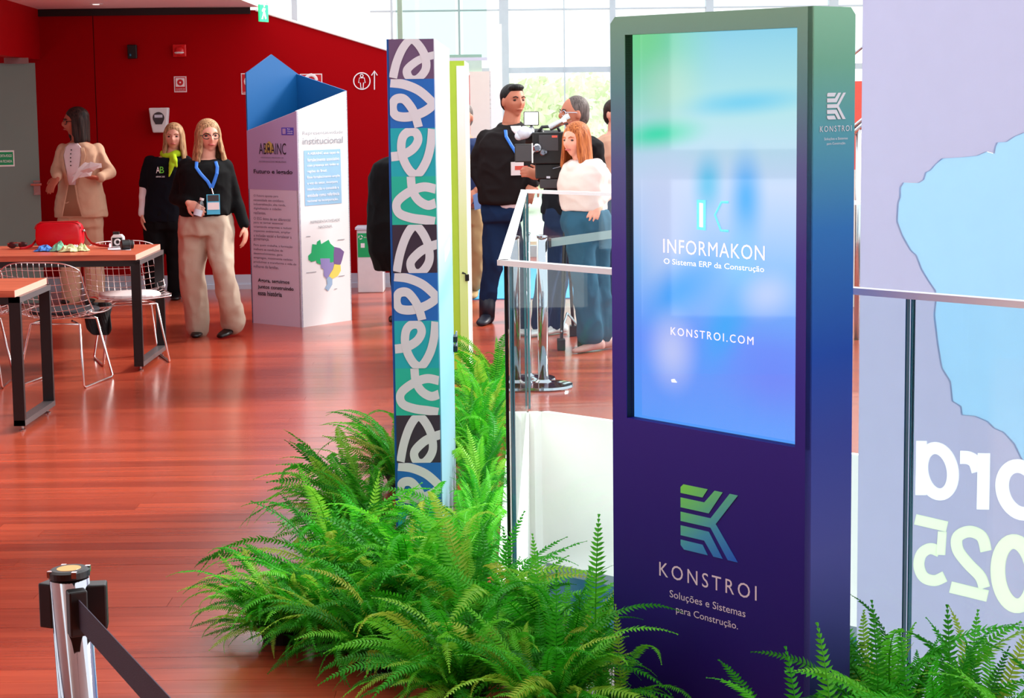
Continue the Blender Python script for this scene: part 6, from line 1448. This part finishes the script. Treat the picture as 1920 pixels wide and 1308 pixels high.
# ================================================================== broadcast camera on tripod
YC = 12.95
def CP(x, y, dy=0.0): return AT(x, y, YC + dy)
cb_ = FL(1062, 648); base = Vector((CP(1062, 400).x, YC, 0))
tv = thing('broadcast_camera', 'black broadcast camera with lit lamp on a tripod between the man and woman', 'camera', base)
def cbox(name, x0, y0, x1, y1, d0, d1, m_, par=None, bev=.006):
    a, b_ = CP(x0, y1), CP(x1, y0); mb = MB(); mb.bb(a.x, b_.x, YC + d0, YC + d1, a.z, b_.z); return obj(name, mb, m_, par or tv, bevel=bev)
bodyo = cbox('camera_body', 998, 247, 1058, 306, -.12, .14, 'black_plastic'); cbox('side_panel', 1010, 252, 1046, 282, -.128, -.12, 'dark_grey', bodyo)
cbox('orange_mark', 1034, 253, 1044, 257, -.131, -.128, 'coral', bodyo, 0)
cbox('lower_body', 1004, 306, 1062, 334, -.10, .12, 'black_plastic'); cbox('base_plate', 1012, 334, 1064, 352, -.10, .10, 'dark_grey')
mo = cbox('monitor', 965, 268, 998, 302, -.22, -.19, 'black_plastic'); cbox('monitor_screen', 967, 270, 996, 300, -.222, -.220, 'dark_grey', mo, 0); cbox('monitor_edge', 996.5, 267, 998.5, 303, -.225, -.185, 'rail_white', mo, 0)
mb = MB(); mb.tube([CP(998, 285, -.2), CP(1008, 285, -.1)], .012, 8); obj('monitor_arm', mb, 'steel', tv)
for x, y, r_ in ((1007, 277, .028), (1018, 286, .022), (1023, 285, .014)):
    mb = MB(); mb.lathe(CP(x, y, -.13), [(r_, 0), (r_, -.02), (r_ * .7, -.03)], 18, (X_, Z_, Y_)); obj('dial', mb, 'steel', tv, smooth=False)
mb = MB(); mb.lathe(CP(985, 258, .05), [(.062, 0), (.062, .12), (.05, .13), (.05, .24)], 24, (Y_, Z_, X_)); obj('lens', mb, 'black_plastic', tv)
mb = MB(); mb.tube([CP(1010, 247, 0), CP(1016, 238, 0), CP(1044, 236, 0), CP(1050, 247, 0)], .011, 8); obj('carry_handle', mb, 'dark_grey', tv, smooth=True)
vf = MB(); vf.lathe(CP(1030, 240, -.08), [(.022, 0), (.024, .02), (.024, .1), (.036, .13), (.036, .16)], 20, ((Vector((.0, 1, 0))), Vector((-.42, 0, .9)), Vector((.9, 0, .42)))); obj('viewfinder', vf, 'steel', tv, smooth=False)
cbox('battery', 1050, 250, 1062, 300, -.09, .10, 'dark_grey')
sk = MB(); 
for x, y, r_ in ((1060, 316, .018), (1059, 329, .022)):
    mb = MB(); mb.lathe(CP(x, y, -.115), [(r_, 0), (r_, -.004)], 18, (X_, Z_, Y_)); so_ = obj('round_sticker', mb, 'sign_white', tv); mb = MB(); mb.lathe(CP(x, y, -.12), [(r_ * .6, 0), (r_ * .6, -.002)], 16, (X_, Z_, Y_)); obj('sticker_core', mb, 'dark_grey', so_)
cbox('control_label', 1024, 329, 1031, 333, -.106, -.10, 'cool_white', None, 0)
mb = MB(); mb.tube([CP(1036, 316, -.115), CP(1066, 308, -.115)], .005, 6); obj('pan_bar', mb, 'steel', tv)
# lamp on top: the only emitter of the crew
mat('lamp_led', rgb(255, 248, 236), .4, emit=14.0)
lp_ = CP(996, 222, -.10); mb = MB(); mb.box(lp_, (.052, .02, .048)); lo3 = obj('lamp_head', mb, 'dark_grey', tv, bevel=.006); mb = MB(); mb.box(lp_ + Vector((0, -.022, 0)), (.044, .003, .040)); obj('lamp_panel', mb, 'lamp_led', lo3)
mb = MB(); mb.tube([lp_ - Z_ * .048, CP(1002, 247, -.02)], .010, 8); obj('lamp_arm', mb, 'steel', tv)
mb = MB(); mb.limb([CP(973, 255, -.1), CP(984, 248, -.1), CP(994, 246, -.08)], [.03, .045, .03]); obj('wind_cover', mb, 'cool_white', tv, smooth=True)
hd_ = CP(1064, 352); mb = MB(); mb.lathe(Vector((base.x, YC, hd_.z - .12)), [(.05, 0), (.06, .03), (.055, .10), (.07, .12)], 20); obj('tripod_head', mb, 'black_plastic', tv)
for x, y, dk in ((1052, 632, -.28), (1090, 637, -.15), (1075, 600, .45)):
    f_ = CP(x, y, dk); f_.z = .02; tp = Vector((base.x, YC, hd_.z - .1)); md = tp.lerp(f_, .55)
    mb = MB(); mb.tube([tp, md], .016, 8); mb.tube([md, f_], .012, 8); lg_ = obj('tripod_leg', mb, 'black_metal', tv); mb = MB(); mb.box(f_ + Vector((0, 0, .02)), (.028, .04, .038)); obj('tripod_foot', mb, 'black_plastic', lg_, bevel=.006)
mb = MB(); c_ = Vector((base.x, YC, .22))
for x, y, dk in ((1052, 632, -.28), (1090, 637, -.15), (1075, 600, .45)):
    f_ = CP(x, y, dk); mb.tube([c_, Vector((f_.x, f_.y, .12))], .008, 6)
obj('spreader', mb, 'steel', tv)

# ================================================================== ferns
m, nt, N, L, p = nodes('fern_leaf'); M['fern_leaf'] = m
oi = N.new('ShaderNodeObjectInfo'); cr = N.new('ShaderNodeValToRGB'); e = cr.color_ramp.elements; e.new(0.5); e.new(.85)
for i, (t_, c_) in enumerate(((0, rgb(36, 126, 10)), (.45, rgb(56, 182, 26)), (.8, rgb(122, 222, 56)), (1, rgb(186, 200, 70)))): e[i].position = t_; e[i].color = c_
L.new(oi.outputs['Random'], cr.inputs[0]); L.new(cr.outputs[0], p.inputs['Base Color']); p.inputs['Roughness'].default_value = 0.5; p.inputs['Specular IOR Level'].default_value = 0.3
tr = N.new('ShaderNodeBsdfTranslucent'); L.new(cr.outputs[0], tr.inputs[0]); mx = N.new('ShaderNodeMixShader'); mx.inputs[0].default_value = 0.4
L.new(p.outputs[0], mx.inputs[1]); L.new(tr.outputs[0], mx.inputs[2]); L.new(mx.outputs[0], N['Material Output'].inputs['Surface'])
mat('pot_dark', rgb(34, 26, 22), 0.8); mat('soil', rgb(40, 28, 20), 0.95, bump=.8, bscale=60)
rf = random.Random(21)
def frond_mesh(length, droop, rise, npair, wid):
    me = bpy.data.meshes.new('frond'); V = []; F = []
    def axis(s_):
        ang = rise - droop * s_ ** 1.3
        return ang
    pts = [Vector((0, 0, 0))]; n = 26
    for i in range(n):
        a = axis((i + .5) / n); pts.append(pts[-1] + Vector((math.cos(a), 0, math.sin(a))) * (length / n))
    def at(s_):
        k = min(int(s_ * n), n - 1); return pts[k].lerp(pts[k + 1], s_ * n - k), (pts[k + 1] - pts[k]).normalized()
    for i in range(0, n + 1, 2):     # midrib
        q, t_ = at(min(i / n, .999)); w = 0.0022 * (1 - .7 * i / n); nn = Vector((-t_.z, 0, t_.x)); V += [q + Vector((0, w, 0)), q - Vector((0, w, 0)), q + nn * w * 1.4]
    for i in range(n // 2):
        a = i * 3
        F += [(a, a + 1, a + 4, a + 3), (a + 1, a + 2, a + 5, a + 4), (a + 2, a, a + 3, a + 5)]
    for i in range(npair):
        s_ = 0.10 + 0.9 * (i + .5) / npair; q, t_ = at(min(s_, .995)); nn = Vector((-t_.z, 0, t_.x))
        pl = wid * (math.sin(PI * min(1, .18 + s_ * .86)) ** .75) * rf.uniform(.85, 1.1) + .004; pw = length / npair * .62
        for sd in (-1, 1):
            d_ = (Vector((0, sd, 0)) * .93 + t_ * (.22 + .25 * s_) - nn * rf.uniform(.0, .35)).normalized(); tw = t_ * .95 + nn * rf.uniform(-.25, .25)
            b = len(V)
            V += [q - tw * pw * .45, q + tw * pw * .55, q + d_ * pl * .5 + tw * pw * .55 + nn * .003, q + d_ * pl + t_ * pw * .35, q + d_ * pl * .5 - tw * pw * .42 + nn * .001]
            F.append((b, b + 1, b + 2, b + 3, b + 4))
    me.from_pydata([tuple(v) for v in V], [], F); me.update(); me.materials.append(M['fern_leaf']); return me, pts[4::3] + [pts[-1]]
FR = [frond_mesh(.48, 1.5, .95, 38, .030), frond_mesh(.54, 2.0, 1.05, 42, .029), frond_mesh(.44, 1.0, .8, 34, .033), frond_mesh(.56, 2.3, 1.15, 44, .028), frond_mesh(.38, .6, .6, 32, .027), frond_mesh(.48, 1.7, .8, 38, .033), frond_mesh(.34, 1.2, .9, 28, .026)]
kbox = (Vector((KR.x, KR.y, 0)), ku, kn)
def clear(q):
    if q.y < NC.y + .02:
        if q.x > near_edge(q.y) - .03: return False
    elif q.x > void_left(min(q.y, FC.y)) - .03: return False
    if pw0 - .01 < q.x < pw1 + .012 and pyf - .01 < q.y < pyb + .01: return False
    if lx0 - .01 < q.x < lx2 + .01 and ly - .02 < q.y < ly + 1.2: return False
    d_ = q - kbox[0]; a_ = d_.dot(ku); o_ = d_.dot(kn)
    if k_l - .01 < a_ < k_r + .01 and -KD - .01 < o_ < .012: return False
    return q.z > 0.004
def fern(x, y, h, lab, n=46, spread=1.0, lean=None, upright=False):
    t = thing('potted_fern', lab, 'fern', (x, y, 0), 'potted ferns along the balustrade')
    pr = .045 if upright else .062
    mb = MB(); mb.lathe((x, y, 0), [(pr, 0), (pr * 1.2, .05), (pr * 1.28, .05), (pr * 1.28, .06), (pr * 1.1, .06), (pr, .055)], 18); obj('pot', mb, 'pot_dark', t)
    mb = MB(); mb.lathe((x, y, .05), [(pr * 1.1, 0), (pr * .6, .012), (.01, .018)], 14); obj('soil', mb, 'soil', t)
    sc_ = h / .40; made = 0; tries = 0
    while made < n and tries < n * 16:
        tries += 1
        g = made * 2.39996 + rf.uniform(-.6, .6)
        if lean is not None and rf.random() < .4: g = lean + rf.gauss(0, .7)
        up = rf.random() ** .85; k_ = rf.randrange(len(FR)); me = FR[k_][0]
        r_ = rf.uniform(.0, .05 if upright else .09); loc = Vector((math.cos(g) * r_, math.sin(g) * r_, rf.uniform(.03, .08)))
        tilt = .70 - 1.42 * up + rf.uniform(-.12, .12)
        low = tilt > .12
        s_ = sc_ * spread * (rf.uniform(.48, .85) if low else rf.uniform(.6, 1.05))
        if upright: s_ *= rf.uniform(.5, .95)
        if tries > n * 5: s_ *= .65
        mt = Matrix.Translation(Vector((x, y, 0)) + loc) @ Matrix.Rotation(g, 4, 'Z') @ Matrix.Rotation(tilt, 4, 'Y') @ Matrix.Rotation(rf.uniform(-.7, .7), 4, 'X') @ Matrix.Scale(s_, 4)
        if not all(clear(mt @ q) for q in FR[k_][1]): continue
        o = bpy.data.objects.new('frond', me); COL.objects.link(o); o.parent = t
        o.matrix_local = Matrix.Translation((-x, -y, 0)) @ mt; made += 1
    return t
ferns = [
 (-.60, 6.36, .50, 'large bright fern left of the foot of the patterned panel', 110, .92, -1.2, 0),
 (-.76, 5.90, .33, 'dark fern drooping onto the boards, leftmost of the group', 110, 1.0, -2.35, 0),
 (-.58, 5.80, .38, 'fern drooping forward onto the boards below the large bright fern', 110, 1.0, -2.0, 0),
 (-.36, 6.02, .46, 'fern in front of the foot of the patterned panel', 110, 1.0, -1.8, 0),
 (-.42, 5.60, .36, 'low fern edging the boards in front of the patterned panel', 95, 1.0, -2.0, 0),
 (-.14, 6.25, .54, 'bright fern between the patterned panel and the dark corner of the balustrade', 100, .95, None, 0),
 (-.12, 5.72, .48, 'bright fern below the dark corner strip of the balustrade', 105, 1.0, None, 0),
 (.14, 5.42, .46, 'fern before the glass left of the kiosk', 105, 1.0, None, 0),
 (-.16, 5.20, .40, 'fern at the bottom edge nearest the bare boards', 100, 1.0, -2.2, 0),
 (.08, 4.95, .40, 'fern at the bottom edge in the middle of the group', 100, 1.0, -1.6, 0),
 (.26, 5.05, .42, 'fern pressed against the lower left corner of the kiosk', 90, .9, None, 0),
 (-.58, 7.25, .46, 'fern behind the left side of the patterned panel', 90, 1.0, PI, 0),
 (-.50, 7.0, .36, 'small fern close to the left side of the patterned panel', 70, 1.0, PI, 0),
 (-.50, 8.25, .44, 'farther fern peeking out left of the patterned panel', 70, .9, PI, 0),
 (-.145, 6.72, .52, 'fern squeezed between the patterned panel and the balustrade, nearest of that row', 85, .95, None, 1),
 (-.14, 7.12, .52, 'fern squeezed beside the patterned panel, second of that row', 85, .95, None, 1),
 (-.14, 7.55, .52, 'fern squeezed beside the patterned panel, third of that row', 85, .95, None, 1),
 (-.14, 8.0, .52, 'fern right of the patterned panel below the black padlocks', 85, .95, None, 1),
 (-.16, 8.6, .50, 'fern just past the far end of the patterned panel', 85, .9, None, 0),
 (-.14, 9.3, .50, 'fern at the foot of the lime-green panel', 85, .9, None, 0),
 (-.12, 10.0, .52, 'fern beside the balustrade below the boots of the man in black', 85, .9, None, 0),
 (-.08, 10.8, .46, 'farthest fern of the row by the balustrade', 75, .9, None, 0),
 (.68, 4.22, .44, 'fern in front of the lower right corner of the kiosk', 85, .95, None, 0),
 (.98, 4.66, .50, 'fern behind the right side of the kiosk by the glass', 90, 1.0, None, 0),
 (1.10, 4.42, .48, 'fern below the mirrored digits of the banner', 95, 1.0, None, 0),
 (1.22, 4.18, .44, 'fern in the bottom right corner of the photograph', 90, 1.0, None, 0),
]
for x, y, h, lab, n, sp, le, u_ in ferns: fern(x, y, h * .95, lab, n, sp, le, bool(u_))

# tall fronds that stand clear of the mass
FT = [o for o in bpy.data.objects if o.name.startswith('potted_fern') and o.type == 'EMPTY']
for px, py, Y in ((1112, 968, 5.25), (1010, 1000, 5.5), (1642, 1128, 4.55), (1776, 1138, 4.42), (1700, 1180, 4.4), (1560, 1172, 4.22), (1500, 1215, 4.15), (690, 885, 6.2), (640, 925, 6.1), (900, 905, 6.2), (960, 985, 5.75), (1160, 1130, 4.95), (860, 1060, 5.35), (1040, 1070, 5.0)):
    tip = AT(px, py, Y); t = min(FT, key=lambda o: (o.location - Vector((tip.x, tip.y, 0))).length)
    me, ax_ = FR[4]; s_ = (tip.z - .06) / .36; g = PI / 2 + rf.uniform(-.4, .4)
    o = bpy.data.objects.new('frond', me); COL.objects.link(o); o.parent = t
    mt = Matrix.Translation(Vector((tip.x, tip.y - .06, .05))) @ Matrix.Rotation(g, 4, 'Z') @ Matrix.Rotation(-1.0, 4, 'Y') @ Matrix.Scale(s_, 4)
    o.matrix_local = Matrix.Translation((-t.location.x, -t.location.y, 0)) @ mt

bpy.data.scenes.remove(TSC)
